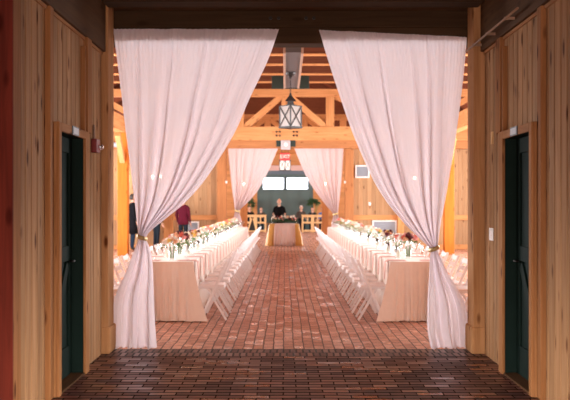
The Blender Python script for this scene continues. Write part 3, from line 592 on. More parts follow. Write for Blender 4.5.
# ------------------------------------------------------------------ curtains
def interp(rows, py):
    ys = [r[0] for r in rows]
    if py <= ys[0]: return rows[0][1:]
    for i in range(len(rows)-1):
        if py <= ys[i+1]:
            t = (py-ys[i])/(ys[i+1]-ys[i])
            p0, p1, p2, p3 = rows[max(i-1, 0)], rows[i], rows[i+1], rows[min(i+2, len(rows)-1)]
            out = []
            for k in range(1, len(p1)):
                m1 = (p2[k]-p0[k])/(p2[0]-p0[0])*(p2[0]-p1[0]) if p2[0] != p0[0] else 0; m2 = (p3[k]-p1[k])/(p3[0]-p1[0])*(p2[0]-p1[0]) if p3[0] != p1[0] else 0
                out.append((2*t**3-3*t*t+1)*p1[k]+(t**3-2*t*t+t)*m1+(-2*t**3+3*t*t)*p2[k]+(t**3-t*t)*m2)
            return out
    return rows[-1][1:]
def curtain(label, rows, Y, tie, mat, seed, inner, nu=260, nv=110, tilt=0, floor_z=0.008, sc=1):
    """rows: (pixel row, left px, right px, fold depth m) in the plane at distance Y; inner = +1 if the free edge is the right one"""
    rg = random.Random(seed); t = thing('curtain', label, 'curtain', ((sum(rows[0][1:3])/2-285)*Y/F, Y, 0))
    ph = [rg.uniform(0, 2*PI) for _ in range(8)]; ridges = [(c_+rg.uniform(-.02, .02), rg.uniform(.03, .055), rg.uniform(1.3, 2.3)) for c_ in (.13, .27, .36, .56, .64, .80, .90)]
    bm = bmesh.new(); grid = []
    y0, y1 = rows[0][0], rows[-1][0]; ox = t.location.x
    for j in range(nv+1):
        py = y0+(y1-y0)*j/nv; xl, xr, amp = interp(rows, py); row = []
        d = j/nv
        for i in range(nu+1):
            u = i/nu; ui = u if inner > 0 else 1-u
            # pleats: narrow gathers near the rod, wider folds lower, a bunch of tight folds along the free edge
            w = 2*PI
            big = (math.sin(w*3.3*ui+ph[0]+1.1*math.sin(3*ui*PI+ph[1]))+.7*math.sin(w*6.1*ui+ph[2]+.9*math.sin(2*PI*ui+ph[6])+.6*d))*(.55+.45*math.sin(w*.9*ui+ph[7]))
            mid = math.sin(w*13*ui+ph[3]+1.2*math.sin(w*1.7*ui))*math.sin(w*1.1*ui+ph[4]+d)**2
            fine = math.sin(w*41*ui+ph[5]+.5*math.sin(w*3*ui))
            g = math.exp(-d*9)
            edge = math.exp(-((1-ui)/.16)**2)
            tiefold = math.exp(-((py-tie[0])/28/sc)**2)
            off = amp*((.60+.35*tiefold)*big + .14*mid + fine*(.22*g+.005+.08*tiefold) + edge*.22*math.sin(w*21*ui+ph[6]))
            lowr = min(1, max(0, (d-.62)/.12)); rid = sum(h_*math.exp(-((ui-c_-.012*math.sin(5*d+c_*9))/(w_*(1 if ui < c_ else .35)))**2) for c_, w_, h_ in ridges)
            off = (off - amp*rid*min(1, .35+1.6*d))*(1-lowr) + lowr*amp*1.5*(1.1*math.sin(w*2.4*ui+ph[1]+.5*d)+.55*math.sin(w*4.7*ui+ph[2]+2*d)+.25*math.sin(w*8.3*ui+ph[4])+.12*mid)
            x = xl+u*(xr-xl)
            # sideways shift of the folds so they overlap a little
            x += (xr-xl)*.010*math.cos(w*5.3*ui+ph[0])*math.sin(PI*u)
            py2 = py + tilt*(u if j < nv*.25 else u*max(0, 1-(j-nv*.25)/(nv*.5)))
            z = 1.5+(203-py2)*Y/F
            if j == 0: z += .004*fine
            # the hem breaks on the floor
            lowz = max(0, .16*sc-z)
            yy = off-lowz*.9*(.5+.5*math.sin(w*4*ui+ph[7]))*amp/.03*.6
            z = max(z, floor_z+.006*(1+math.sin(w*7*ui)))
            row.append(bm.verts.new(((x-285)*Y/F-ox, yy, z)))
        grid.append(row)
    for j in range(nv):
        for i in range(nu): bm.faces.new((grid[j][i], grid[j][i+1], grid[j+1][i+1], grid[j+1][i]))
    o = obj('drape', bm, mat, t, smooth=True)
    # tieback: an elliptical band round the gathered cloth
    py, xa, xb, slope, hh = tie
    bm = bmesh.new(); seg = 28; ca = ((xa+xb)/2-285)*Y/F-ox; rx = (xb-xa)/2*Y/F+.012; ry = rx*.95+.03; z = 1.5+(203-py)*Y/F; rings = []
    for (dr, dz) in ((0, -hh), (.008, -hh*.5), (.008, hh*.5), (0, hh)):
        rings.append([bm.verts.new((ca+(rx+dr)*math.cos(q), (ry+dr)*math.sin(q), z+dz+slope*math.cos(q)*rx)) for q in [2*PI*k/seg for k in range(seg)]])
    for i in range(3):
        for k in range(seg): bm.faces.new((rings[i][k], rings[i][(k+1) % seg], rings[i+1][(k+1) % seg], rings[i+1][k]))
    tb = obj('tieback', bm, M['gold'], t, smooth=True); tb['label'] = 'antique gold tieback band'
    rod = obj('rod', TUBE([((rows[0][1]-284)*Y/F-ox, .045, 1.5+(203-y0)*Y/F-.018), ((rows[0][2]-286)*Y/F-ox, .045, 1.5+(203-y0-tilt)*Y/F-.022)], .007), M['iron'], t)
    return t
YC = 9.27
curtain('tall white sheer curtain tied back on the left, nearest the camera', [
    (29, 113, 279, 0.0176), (60, 117, 268, 0.0208), (100, 122, 249, 0.0240), (130, 125.5, 236, 0.0272), (160, 129.5, 218.5, 0.0304), (185, 132.5, 201, 0.0336), (205, 135, 182.5, 0.0360), (220, 136.5, 164, 0.0360), (231, 138, 150.5, 0.0320),
    (238, 138.6, 146, 0.0272), (246, 136, 149, 0.0288), (260, 131, 152, 0.0200), (275, 125, 153, 0.0210), (290, 118, 153.5, 0.0210), (304, 114, 154, 0.0210), (325, 113, 155, 0.0210), (351, 112.5, 157, 0.0225)],
    YC, (237.5, 138.8, 145.6, -.3, .022), M['sheer'], 3, 1)
curtain('tall white sheer curtain tied back on the right, nearest the camera', [
    (30, 319, 467, 0.0176), (60, 328, 464.5, 0.0208), (100, 341, 460, 0.0240), (130, 351.5, 456, 0.0272), (160, 364, 451.5, 0.0304), (185, 376, 447.5, 0.0336), (205, 389, 444, 0.0360), (225, 406, 440.5, 0.0360), (240, 421, 438.5, 0.0320),
    (249, 430, 437.5, 0.0272), (258, 429.5, 441, 0.0180), (275, 429, 449, 0.0200), (292, 428, 459, 0.0210), (308, 427.3, 466, 0.0210), (330, 427.5, 469, 0.0210), (351, 431, 470, 0.0225)],
    YC, (248.5, 430, 437.4, .35, .022), M['sheer'], 11, -1, tilt=7)
YC2 = 28.76
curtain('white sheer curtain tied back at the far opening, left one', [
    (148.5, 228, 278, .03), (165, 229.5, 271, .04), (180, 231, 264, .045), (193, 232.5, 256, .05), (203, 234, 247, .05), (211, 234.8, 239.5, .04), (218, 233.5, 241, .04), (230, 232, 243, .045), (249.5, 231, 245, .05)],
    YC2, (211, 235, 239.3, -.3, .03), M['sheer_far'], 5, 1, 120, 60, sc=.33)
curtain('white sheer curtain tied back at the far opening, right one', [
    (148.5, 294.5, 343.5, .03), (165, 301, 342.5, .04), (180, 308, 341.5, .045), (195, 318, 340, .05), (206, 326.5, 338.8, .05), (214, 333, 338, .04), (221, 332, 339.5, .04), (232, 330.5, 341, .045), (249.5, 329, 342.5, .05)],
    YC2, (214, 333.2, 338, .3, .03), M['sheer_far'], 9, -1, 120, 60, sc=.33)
for x, sd in ((-1.80, 'left'), (1.84, 'right')):
    o = thing('wall_hook', 'small white hook on the post beside the %s far curtain' % sd, 'hook', (x-.08 if x < 0 else x+.08, 28.88, 2.17))
    obj('plate', B((-.03, .03, -.015, 0, -.04, .04)), M['white'], o, bevel=.003); obj('prong', TUBE([(0, -.01, 0), (0, -.06, -.02), (0, -.08, .02)], .009, 6), M['white'], o)

# ------------------------------------------------------------------ long tables
TY0, TY1, TZ = 11.42, 28.0, .755
LT = (-1.83, -1.165); RT = (1.335, 1.97)
def tablecloth(x0, x1, label, seed, aisle):
    rg = random.Random(seed); bm = bmesh.new(); cx, cy = (x0+x1)/2, (TY0+TY1)/2
    hw, hl = (x1-x0)/2, (TY1-TY0)/2; r = .03; pts = []
    def seg(a, b, n):
        for i in range(n): pts.append((a[0]+(b[0]-a[0])*i/n, a[1]+(b[1]-a[1])*i/n))
    seg((-hw, -hl), (hw, -hl), 40); seg((hw, -hl), (hw, hl), 420); seg((hw, hl), (-hw, hl), 30); seg((-hw, hl), (-hw, -hl), 420)
    n = len(pts); rings = []; lv = [0, .02, .06, .15, .3, .5, .75, 1.0]
    ph = [rg.uniform(0, 6) for _ in range(4)]
    for t in lv:
        ring = []
        for k, (x, y) in enumerate(pts):
            near_end = max(0, 1-(y+hl)/.35) if True else 0
            corner = math.exp(-(((abs(x)-hw)/.10)**2+((abs(y)-hl)/.16)**2))
            nx = x/hw if abs(abs(x)-hw) < 1e-6 else 0; ny = y/hl if abs(abs(y)-hl) < 1e-6 else 0
            ex = math.copysign(1, x)*corner if abs(abs(y)-hl) < 1e-6 else 0
            fold = math.sin(k*.83+ph[0])*.5+math.sin(k*.39+ph[1])*.5 + .5*math.sin(k*1.9+ph[2])
            side = abs(nx) > .5 and abs(ny) < .5
            if side: corner = 0
            fl = t**1.5*(.016+.045*corner+(.05 if abs(ny) > .5 else 0))+t**.7*(.009+(.020 if abs(ny) > .5 else 0))*fold
            ring.append(bm.verts.new((x+nx*fl+ex*.05*t**1.5+math.sin(k*.5)*.002*t, y+ny*fl*1.0, (TZ-.012)*(1-t)+.012+(.004 if t == 1 else 0)*math.sin(k*.83))))
        rings.append(ring)
    for i in range(len(rings)-1):
        for k in range(n): bm.faces.new((rings[i][k], rings[i][(k+1) % n], rings[i+1][(k+1) % n], rings[i+1][k]))
    bm.faces.new(rings[0])
    o = obj('tablecloth', bm, M['cloth'], None, loc=(cx, cy, 0), smooth=True)
    o.data.polygons[len(o.data.polygons)-1].use_smooth = False
    md = o.modifiers.new('edge', 'EDGE_SPLIT'); md.split_angle = math.radians(60)
    return tag(o, label, 'tablecloth')
tablecloth(*LT, 'floor-length champagne cloth over the long table on the left', 2, 1)
tablecloth(*RT, 'floor-length champagne cloth over the long table on the right', 4, -1)

# chairs
def make_chair(label, group):
    t = thing('folding_chair', label, 'chair', (0, 0, 0), 0, group)       # faces +X
    w = .205
    for s in (-1, 1):
        obj('front_leg', BARS(((-.20, s*w, .775), (.135, s*w, .004), .020, .036)), M['white_chair'], t, bevel=.006)
        obj('rear_leg', BARS(((.06, s*(w-.03), .425), (-.19, s*(w-.03), .004), .018, .030)), M['white_chair'], t, bevel=.005)
    obj('seat_frame', B((-.17, .165, -w+.014, -w+.04, .405, .435), (-.17, .165, w-.04, w-.014, .405, .435), (.14, .17, -w+.04, w-.04, .405, .435), (-.17, -.14, -w+.04, w-.04, .405, .435)), M['white_chair'], t, bevel=.006)
    obj('seat', B((-.165, .168, -w+.02, w-.02, .432, .462)), M['seat'], t, bevel=.014)
    for z in (.735, .645, .555):
        x = -.20+(.775-z)/.771*.335; hh = .032
        obj('back_slat', BARS(((x, -w+.011, z), (x, w-.011, z), .016, 2*hh, (-.43, 0, .9))), M['white_chair'], t, bevel=.004)
    obj('stretcher', BARS(((.10, -w+.011, .083), (.10, w-.011, .083), .02, .026)), M['white_chair'], t)
    obj('rear_stretcher', BARS(((-.14, -w+.04, .088), (-.14, w-.04, .088), .018, .024)), M['white_chair'], t)
    return t
NCH = 21; PITCH = (TY1-TY0-.1)/NCH; CY = [TY0+.10+PITCH*(i+.5)-.08 for i in range(NCH)]; CY = [q-.18 for q in CY]
rows_ = [(-.945, PI, 'aisle side of the left long table', 'white folding chairs, aisle side of the left table'), (1.115, 0, 'aisle side of the right long table', 'white folding chairs, aisle side of the right table'),
         (-2.055, 0, 'wall side of the left long table', 'white folding chairs, wall side of the left table'), (2.195, PI, 'wall side of the right long table', 'white folding chairs, wall side of the right table')]
c0 = None
rg = random.Random(5)
for (x, rz, where, grp) in rows_:
    for i, y in enumerate(CY):
        if 'wall' in where: y -= .60
        lab = 'white folding chair, %s from the near end, %s' % (ORD[i], where)
        loc = (x+rg.uniform(-.012, .012), y+rg.uniform(-.02, .02), 0); r = rz+rg.uniform(-.03, .03)
        if c0 is None: c0 = make_chair(lab, grp); c0.location = loc; c0.rotation_euler = (0, 0, r)
        else: dup(c0, loc, r, lab, grp)
# napkins hanging over the edge, goblets
def make_napkin():
    bm = bmesh.new(); w = .085; ts = .006
    prof = [(-.22, TZ+.001), (-.13, TZ+.002), (-.02, TZ+.003), (.008, TZ+.001), (.036, TZ-.02), (.040, TZ-.10), (.046, TZ-.24)]
    wd = [w*.9, w, w, w, w*.95, w*.85, w*.6]
    up = [[bm.verts.new((x+(ts if i > 3 else 0), s*wd[i], z+(ts if i <= 4 else 0))) for s in (-1, -.33, .33, 1)] for i, (x, z) in enumerate(prof)]
    dn = [[bm.verts.new((x, s*wd[i], z)) for s in (-1, -.33, .33, 1)] for i, (x, z) in enumerate(prof)]
    for i in range(len(prof)-1):
        for k in range(3):
            bm.faces.new((up[i][k], up[i][k+1], up[i+1][k+1], up[i+1][k])); bm.faces.new((dn[i][k+1], dn[i][k], dn[i+1][k], dn[i+1][k+1]))
        bm.faces.new((up[i][0], up[i+1][0], dn[i+1][0], dn[i][0])); bm.faces.new((up[i][3], up[i+1][3], dn[i+1][3], dn[i][3]))
    for k in range(3): bm.faces.new((up[0][k], up[0][k+1], dn[0][k+1], dn[0][k])); bm.faces.new((up[-1][k], up[-1][k+1], dn[-1][k+1], dn[-1][k]))
    return obj('napkin', bm, M['napkin'], smooth=False)
def make_goblet():
    return obj('goblet', LATHE([(0, 0), (.034, 0), (.034, .004), (.006, .010), (.005, .075), (.018, .09), (.034, .115), (.040, .145), (.037, .19), (.035, .19), (.037, .145), (.031, .118), (.012, .094), (0, .092)], 14), M['clear'], smooth=True)
nap = gob = None
for (edge, s, where) in ((LT[1], 1, 'aisle side of the left table'), (RT[0], -1, 'aisle side of the right table'), (LT[0], -1, 'wall side of the left table'), (RT[1], 1, 'wall side of the right table')):
    for i, y in enumerate(CY):
        if nap is None: nap = make_napkin(); gob = make_goblet(); n_, g_ = nap, gob
        else:
            n_ = nap.copy(); COL.objects.link(n_); g_ = gob.copy(); COL.objects.link(g_)
        n_.location = (edge, y, 0); n_.rotation_euler = (0, 0, 0 if s > 0 else PI)
        tag(n_, 'blush napkin over the edge, %s from near end, %s' % (ORD[i], where), 'napkin', 'napkins, '+where)
        g_.location = (edge-s*.12, y+.19+rg.uniform(-.02, .02), TZ+.001)
        tag(g_, 'clear stemmed goblet, %s from near end, %s' % (ORD[i], where), 'glass', 'goblets, '+where)
# flower arrangements
def bloom_mesh(name, mat, R, seed):
    rg = random.Random(seed); bm = bmesh.new()
    for ring, (n, tilt, rr, zz) in enumerate(((4, .15, .35, .30), (6, .45, .55, .2), (8, .85, .8, .06), (9, 1.25, .95, -.1))):
        for k in range(n):
            a = 2*PI*k/n+ring*.5+rg.uniform(-.15, .15); g = []
            for vv in range(4):
                v = vv/3; ang = tilt*(.4+.8*v); wd = .42*math.sin(PI*(.18+.74*v))
                rad = .12+rr*.85*v*math.sin(min(1.5, ang+.25)); z = zz+.75*v*math.cos(ang)*.8
                g.append([bm.verts.new(((rad-.10*h*h)*math.cos(a+h*wd/max(rad, .3))*R, (rad-.10*h*h)*math.sin(a+h*wd/max(rad, .3))*R, (z-.35)*R)) for h in (-1, 0, 1)])
            for i in range(3):
                for j in range(2): bm.faces.new((g[i][j], g[i][j+1], g[i+1][j+1], g[i+1][j]))
    ball(bm, (0, 0, -.12*R), .45*R, 1)
    me = bpy.data.meshes.new(name); bmesh.ops.recalc_face_normals(bm, faces=bm.faces)
    for f in bm.faces: f.smooth = True
    bm.to_mesh(me); bm.free(); me.materials.append(mat); return me
BM = {k: bloom_mesh('bloom_'+k, M[k], .055 if k != 'f_burg' else .07, i) for i, k in enumerate(('f_white', 'f_peach', 'f_coral', 'f_pink', 'f_burg', 'f_yellow'))}
def leaves(bm, c, R, n, rg, size=.06, flat=.6):
    for _ in range(n):
        th, phi = rg.uniform(0, 2*PI), rg.uniform(-.2, 1.2); d = Vector((math.cos(th)*math.cos(phi), math.sin(th)*math.cos(phi), math.sin(phi)*flat))
        p = Vector(c)+d*R*rg.uniform(.35, .9); e = p+(d+Vector((rg.uniform(-.5, .5), rg.uniform(-.5, .5), rg.uniform(-.4, .3)))).normalized()*size*rg.uniform(.7, 1.4)
        s = (e-p).cross(Vector((rg.uniform(-1, 1), rg.uniform(-1, 1), rg.uniform(-1, 1)))).normalized()*size*.28; m = (p+e)/2+Vector((0, 0, size*.12))
        v = [bm.verts.new(q) for q in (p, m-s, e, m+s)]; bm.faces.new((v[0], v[1], v[2])); bm.faces.new((v[0], v[2], v[3]))
VASE = [(0, 0), (.045, 0), (.05, .01), (.042, .05), (.05, .10), (.058, .135), (.052, .135), (.046, .11), (.036, .05), (.03, .014), (0, .014)]
vase_me = None
def arrangement(x, y, z, cols, R, label, seed, name='flower_arrangement', group=None, vase=True):
    global vase_me
    rg = random.Random(seed); t = thing(name, label, 'flowers', (x, y, z), 0, group)
    if vase:
        if vase_me is None: v = obj('vase', LATHE(VASE, 14), M['clear'], t, smooth=True); vase_me = v.data
        else: v = bpy.data.objects.new('vase', vase_me); link(v, t)
    zc = .17 if vase else .05
    bm = bmesh.new(); leaves(bm, (0, 0, zc), R, 26, rg, .05)
    for k in range(6): a = k*PI/3; tube(bm, [(.02*math.cos(a), .02*math.sin(a), .02 if vase else .01), (.3*R*math.cos(a), .3*R*math.sin(a), zc)], .004, 4)
    obj('foliage', bm, M['leaf'], t)
    cols = [c_ for c_ in cols for _ in (0, 1)]; n = len(cols)
    for i, k in enumerate(cols):
        a = i*2.399+seed; rr = R*math.sqrt((i+.5)/n)*.85; zz = zc+.35*R+R*.75*math.sqrt(max(0, 1-(rr/R)**2))
        o = bpy.data.objects.new('bloom', BM[k]); link(o, t); o.location = (rr*math.cos(a), rr*math.sin(a), zz-.02)
        o.rotation_euler = (-.9*rr/R*math.sin(a), .9*rr/R*math.cos(a), a); s = rg.uniform(.75, 1.15); o.scale = (s, s, s)
Wh, Pe, Co, Pk, Bu, Ye = 'f_white', 'f_peach', 'f_coral', 'f_pink', 'f_burg', 'f_yellow'
LA = [(11.78, [Wh, Pe, Wh, Wh, Ye, Pe, Wh], 'white and peach blooms with green leaves'), (12.85, [Bu, Co, Pe, Co, Wh, Bu, Pe, Pk], 'coral, peach and burgundy blooms'), (13.95, [Pe, Wh, Wh, Ye, Pe, Wh], 'pale peach and white blooms'), (14.85, [Co, Ye, Bu, Pe, Pe, Wh], 'coral, yellow and burgundy blooms'),
      (16.1, [Wh, Wh, Pk, Wh, Wh, Wh], 'mostly white blooms with one pink'), (17.35, [Co, Pe, Ye, Wh, Ye, Pk, Pe], 'coral and pale yellow blooms, large'), (18.9, [Pe, Wh, Wh, Pk, Wh], 'white and pink blooms'), (20.6, [Wh, Pe, Ye, Wh, Wh], 'white and yellow blooms'), (22.4, [Co, Wh, Pe, Ye, Pe], 'peach, coral and white blooms'), (24.6, [Pe, Ye, Pk, Co, Wh], 'mixed pink and yellow blooms'), (26.4, [Pe, Pk, Wh, Pe, Wh], 'pink and peach blooms')]
RA = [(12.15, [Bu, Pk, Bu, Wh, Pk, Co, Bu, Wh, Pk, Pe], 'large burgundy dahlias and pink blooms'), (13.1, [Wh, Pk, Wh, Wh, Co, Wh, Pk], 'white and pink blooms'), (14.6, [Ye, Bu, Pe, Ye, Pe, Wh, Bu], 'yellow, peach and burgundy blooms'), (16.2, [Wh, Wh, Pe, Ye, Wh], 'white blooms with fresh green leaves'), (17.8, [Pe, Wh, Wh, Pk, Wh], 'white and pale peach blooms'), (19.9, [Pk, Pk, Wh, Co, Wh], 'pink and coral blooms'), (21.3, [Pe, Wh, Pe, Bu, Wh], 'peach and burgundy blooms'), (22.8, [Wh, Ye, Wh, Pk, Wh], 'white, yellow and pink blooms'), (24.4, [Pe, Co, Wh, Wh], 'coral and white blooms'), (26.6, [Pk, Wh, Co, Pe, Pk, Wh], 'pink and coral blooms beside the far post')]
for side, lst, x in (('left', LA, -1.49), ('right', RA, 1.65)):
    for i, (y, cols, d) in enumerate(lst):
        arrangement(x+((-1)**i)*.012, y, TZ+.001, cols, .12 if len(cols) < 8 else .15, '%s in vase, %s along the %s table' % (d, ORD[i], side), i*3+len(side), group='centrepieces on the %s table' % side)
# votive candles between the flowers
vm = None
for side, x in (('left', -1.49), ('right', 1.65)):
    k = 0
    for i in range(20):
        y = 11.95+i*.78; dx = .10 if i % 2 else -.12
        if any(abs(y-a[0]) < .30 for a in (LA if side == 'left' else RA)): dx *= 1.0
        dx = max(-.11, min(.11, dx))
        if any(abs(y-a[0]) < .24 for a in (LA if side == 'left' else RA)): y += .30
        t = thing('votive_candle', 'ivory candle in a clear cylinder, %s along the %s table' % (ORD[k], side), 'candle', (x+dx, y, TZ+.001), 0, 'candles on the %s table' % side); k += 1
        if vm is None:
            a = obj('glass_cylinder', LATHE([(0, 0), (.036, 0), (.036, .15), (.033, .15), (.033, .006), (0, .006)], 14), M['clear'], t, smooth=False)
            b = obj('candle', LATHE([(0, .007), (.024, .007), (.024, .10), (.004, .102), (.002, .112), (0, .112)], 10), M['candle'], t); vm = (a.data, b.data)
        else:
            for nm, me in zip(('glass_cylinder', 'candle'), vm): link(bpy.data.objects.new(nm, me), t)

# ------------------------------------------------------------------ head table in the back room
def drape_table(name, cx, cy, hw, hl, z, flare, mat, label, nf, seed, ztop=None, parent=None):
    bm = bmesh.new(); pts = []; n = 160; rg = random.Random(seed); ph = rg.uniform(0, 6)
    for k in range(n):
        a = 2*PI*k/n; c, s = math.cos(a), math.sin(a); m = max(abs(c)/hw, abs(s)/hl); pts.append((c/m, s/m))
    rings = []
    for t in (0, .03, .12, .35, .65, 1):
        ring = []
        for k, (x, y) in enumerate(pts):
            f = 1+0*t; e = flare*t+.022*t**.7*math.sin(nf*2*PI*k/n+ph)*(1+.4*math.sin(k*.21)); l = math.hypot(x, y)
            ring.append(bm.verts.new((x+math.copysign(min(1, abs(x)/hw)**3, x)*e, y+math.copysign(min(1, abs(y)/hl)**3, y)*e, z*(1-t)+.01*t)))
        rings.append(ring)
    for i in range(5):
        for k in range(n): bm.faces.new((rings[i][k], rings[i][(k+1) % n], rings[i+1][(k+1) % n], rings[i+1][k]))
    bm.faces.new(rings[0]); o = obj(name, bm, mat, parent, loc=(cx, cy, 0), smooth=True)
    md = o.modifiers.new('edge', 'EDGE_SPLIT'); md.split_angle = math.radians(50); return o
HY = 31.42
o = drape_table('gold_tablecloth', -.03, HY+.42, .52, .40, .765, .13, M['goldcloth'], '', 26, 1); tag(o, 'gold satin cloth flaring to the floor on the head table', 'tablecloth')
# taupe overlay: runs across the top and down the front
bm = bmesh.new(); w0 = .34; grid = []
prof = [(.80, .769, 0), (.0+.06, .769, 0), (-.0, .765, 0), (-.05, .70, .03), (-.10, .45, .05), (-.17, .22, .06), (-.20, .014, .07)]
for i, (y, z, fl) in enumerate(prof):
    grid.append([bm.verts.new(((k/24-.5)*2*(w0+fl*.5), y-.02-fl*.35*math.sin(k*1.35)-(.02 if i > 2 else 0), z)) for k in range(25)])
for i in range(len(grid)-1):
    for k in range(24): bm.faces.new((grid[i][k], grid[i][k+1], grid[i+1][k+1], grid[i+1][k]))
o = obj('table_overlay', bm, M['taupe'], loc=(-.01, HY, 0), smooth=True); md = o.modifiers.new('thick', 'SOLIDIFY'); md.thickness = .006; md.offset = 1
tag(o, 'taupe linen overlay falling down the front of the head table', 'table runner')
t = thing('table_garland', 'low garland of dark greenery and white flowers on the head table', 'flowers', (-.03, HY+.18, .79))
bm = bmesh.new(); rg2 = random.Random(12)
for k in range(9): leaves(bm, (-.36+.09*k, 0, .06), .13, 34, rg2, .075, .7)
obj('greenery', bm, M['leafdark'], t)
for k in range(16):
    o = bpy.data.objects.new('bloom', BM[[Wh, Wh, Pe, Bu, Wh, Co, Wh, Pk][k % 8]]); link(o, t); o.location = (-.40+.053*k, rg2.uniform(-.08, .05), rg2.uniform(.14, .26)); o.scale = (1.35, 1.35, 1.35); o.rotation_euler = (rg2.uniform(.1, .8), rg2.uniform(-.4, .4), k)
for i, (x, y) in enumerate(((-.45, .42), (-.40, .62), (.36, .42), (.42, .62))):
    g_ = gob.copy(); COL.objects.link(g_); g_.location = (x, HY+y, .775); tag(g_, 'clear goblet at the %s %s corner of the head table' % (('front', 'back')[i % 2], ('left', 'right')[i//2]), 'glass', 'goblets on the head table')

# ------------------------------------------------------------------ railings, stand, plants, bench
def railing(x0, x1, Y, label):
    t = thing('wooden_railing', label, 'railing', ((x0+x1)/2, Y, 0)); w = (x1-x0)/2
    for x in (-w, -.04, .04, w): obj('post', B((x-.04, x+.04, -.04, .04, 0, .86)), M['lightwood'], t, bevel=.006)
    for z in (.82, .50, .08): obj('rail', B((-w+.04, -.08, -.03, .03, z-.045, z+.045), (.08, w-.04, -.03, .03, z-.045, z+.045)), M['lightwood'], t, bevel=.005)
    obj('cap', B((-w-.06, w+.06, -.06, .06, .86, .90)), M['lightwood'], t, bevel=.006)
    for s in (-1, 1): obj('mid_stile', B((s*w/2-.03, s*w/2+.03, -.025, .025, .545, .775)), M['lightwood'], t)
railing(.90, 1.92, 46.0, 'pale wooden railing right of the head table, in two framed bays'); railing(-2.02, -1.0, 46.0, 'pale wooden railing left of the head table, in two framed bays')
t = thing('folding_stand', 'wooden A-frame stand with dark panel in front of left railing', 'stand', (-1.58, 43.6, 0))
for s in (-1, 1):
    obj('leg', BARS(((s*.25, -.17, 0), (s*.05, 0, .74), .05, .05)), M['lightwood'], t); obj('rear_leg', BARS(((s*.25, .2, 0), (s*.05, .02, .72), .05, .05)), M['lightwood'], t)
obj('crossbar', BARS(((-.2, -.14, .14), (.2, -.14, .14), .03, .05)), M['lightwood'], t)
bm = bmesh.new(); v = [bm.verts.new(p) for p in ((-.17, -.125, .17), (.17, -.125, .17), (.04, -.02, .62), (-.04, -.02, .62), (-.17, -.105, .17), (.17, -.105, .17), (.04, 0, .62), (-.04, 0, .62))]
for f in ((0, 1, 2, 3), (7, 6, 5, 4), (0, 4, 5, 1), (1, 5, 6, 2), (2, 6, 7, 3), (3, 7, 4, 0)): bm.faces.new([v[i] for i in f])
obj('panel', bm, M['black'], t)
for x, sd, sz in ((-1.95, 'left', 1.0), (1.62, 'right', 1.05)):
    t = thing('potted_plant', 'tall leafy potted plant behind the seated guests on the %s' % sd, 'plant', (x-.1*(1 if x > 0 else -1), 47.35, 0))
    obj('pot', LATHE([(0, 0), (.14, 0), (.18, .32), (.19, .34), (.16, .34), (.15, .30), (0, .30)], 16), M['terra'], t)
    bm = bmesh.new(); rg3 = random.Random(int(sz*100)); 
    for k in range(7): a = k*.9; tube(bm, [(0, 0, .3), (.10*math.cos(a), .10*math.sin(a), .9), (.24*math.cos(a), .24*math.sin(a), 1.45*sz)], .012, 5)
    obj('stems', bm, M['stem'], t); bm = bmesh.new(); leaves(bm, (0, 0, 1.35*sz), .28, 150, rg3, .16, 1.2); obj('leaves', bm, M['leafdark'], t)
def bench(x0, x1, Y, label):
    t = thing('bench', label, 'bench', ((x0+x1)/2, Y, 0)); w = (x1-x0)/2
    obj('seat', B((-w, w, -.18, .18, .40, .45)), M['header_far'], t, bevel=.008)
    for s in (-1, 1): obj('leg', B((s*(w-.1)-.03, s*(w-.1)+.03, -.15, .15, 0, .40)), M['header_far'], t)
bench(-2.1, -.85, 46.85, 'low bench behind the left railing under the seated guests'); bench(.75, 2.1, 46.85, 'low bench behind the right railing under the seated guests')

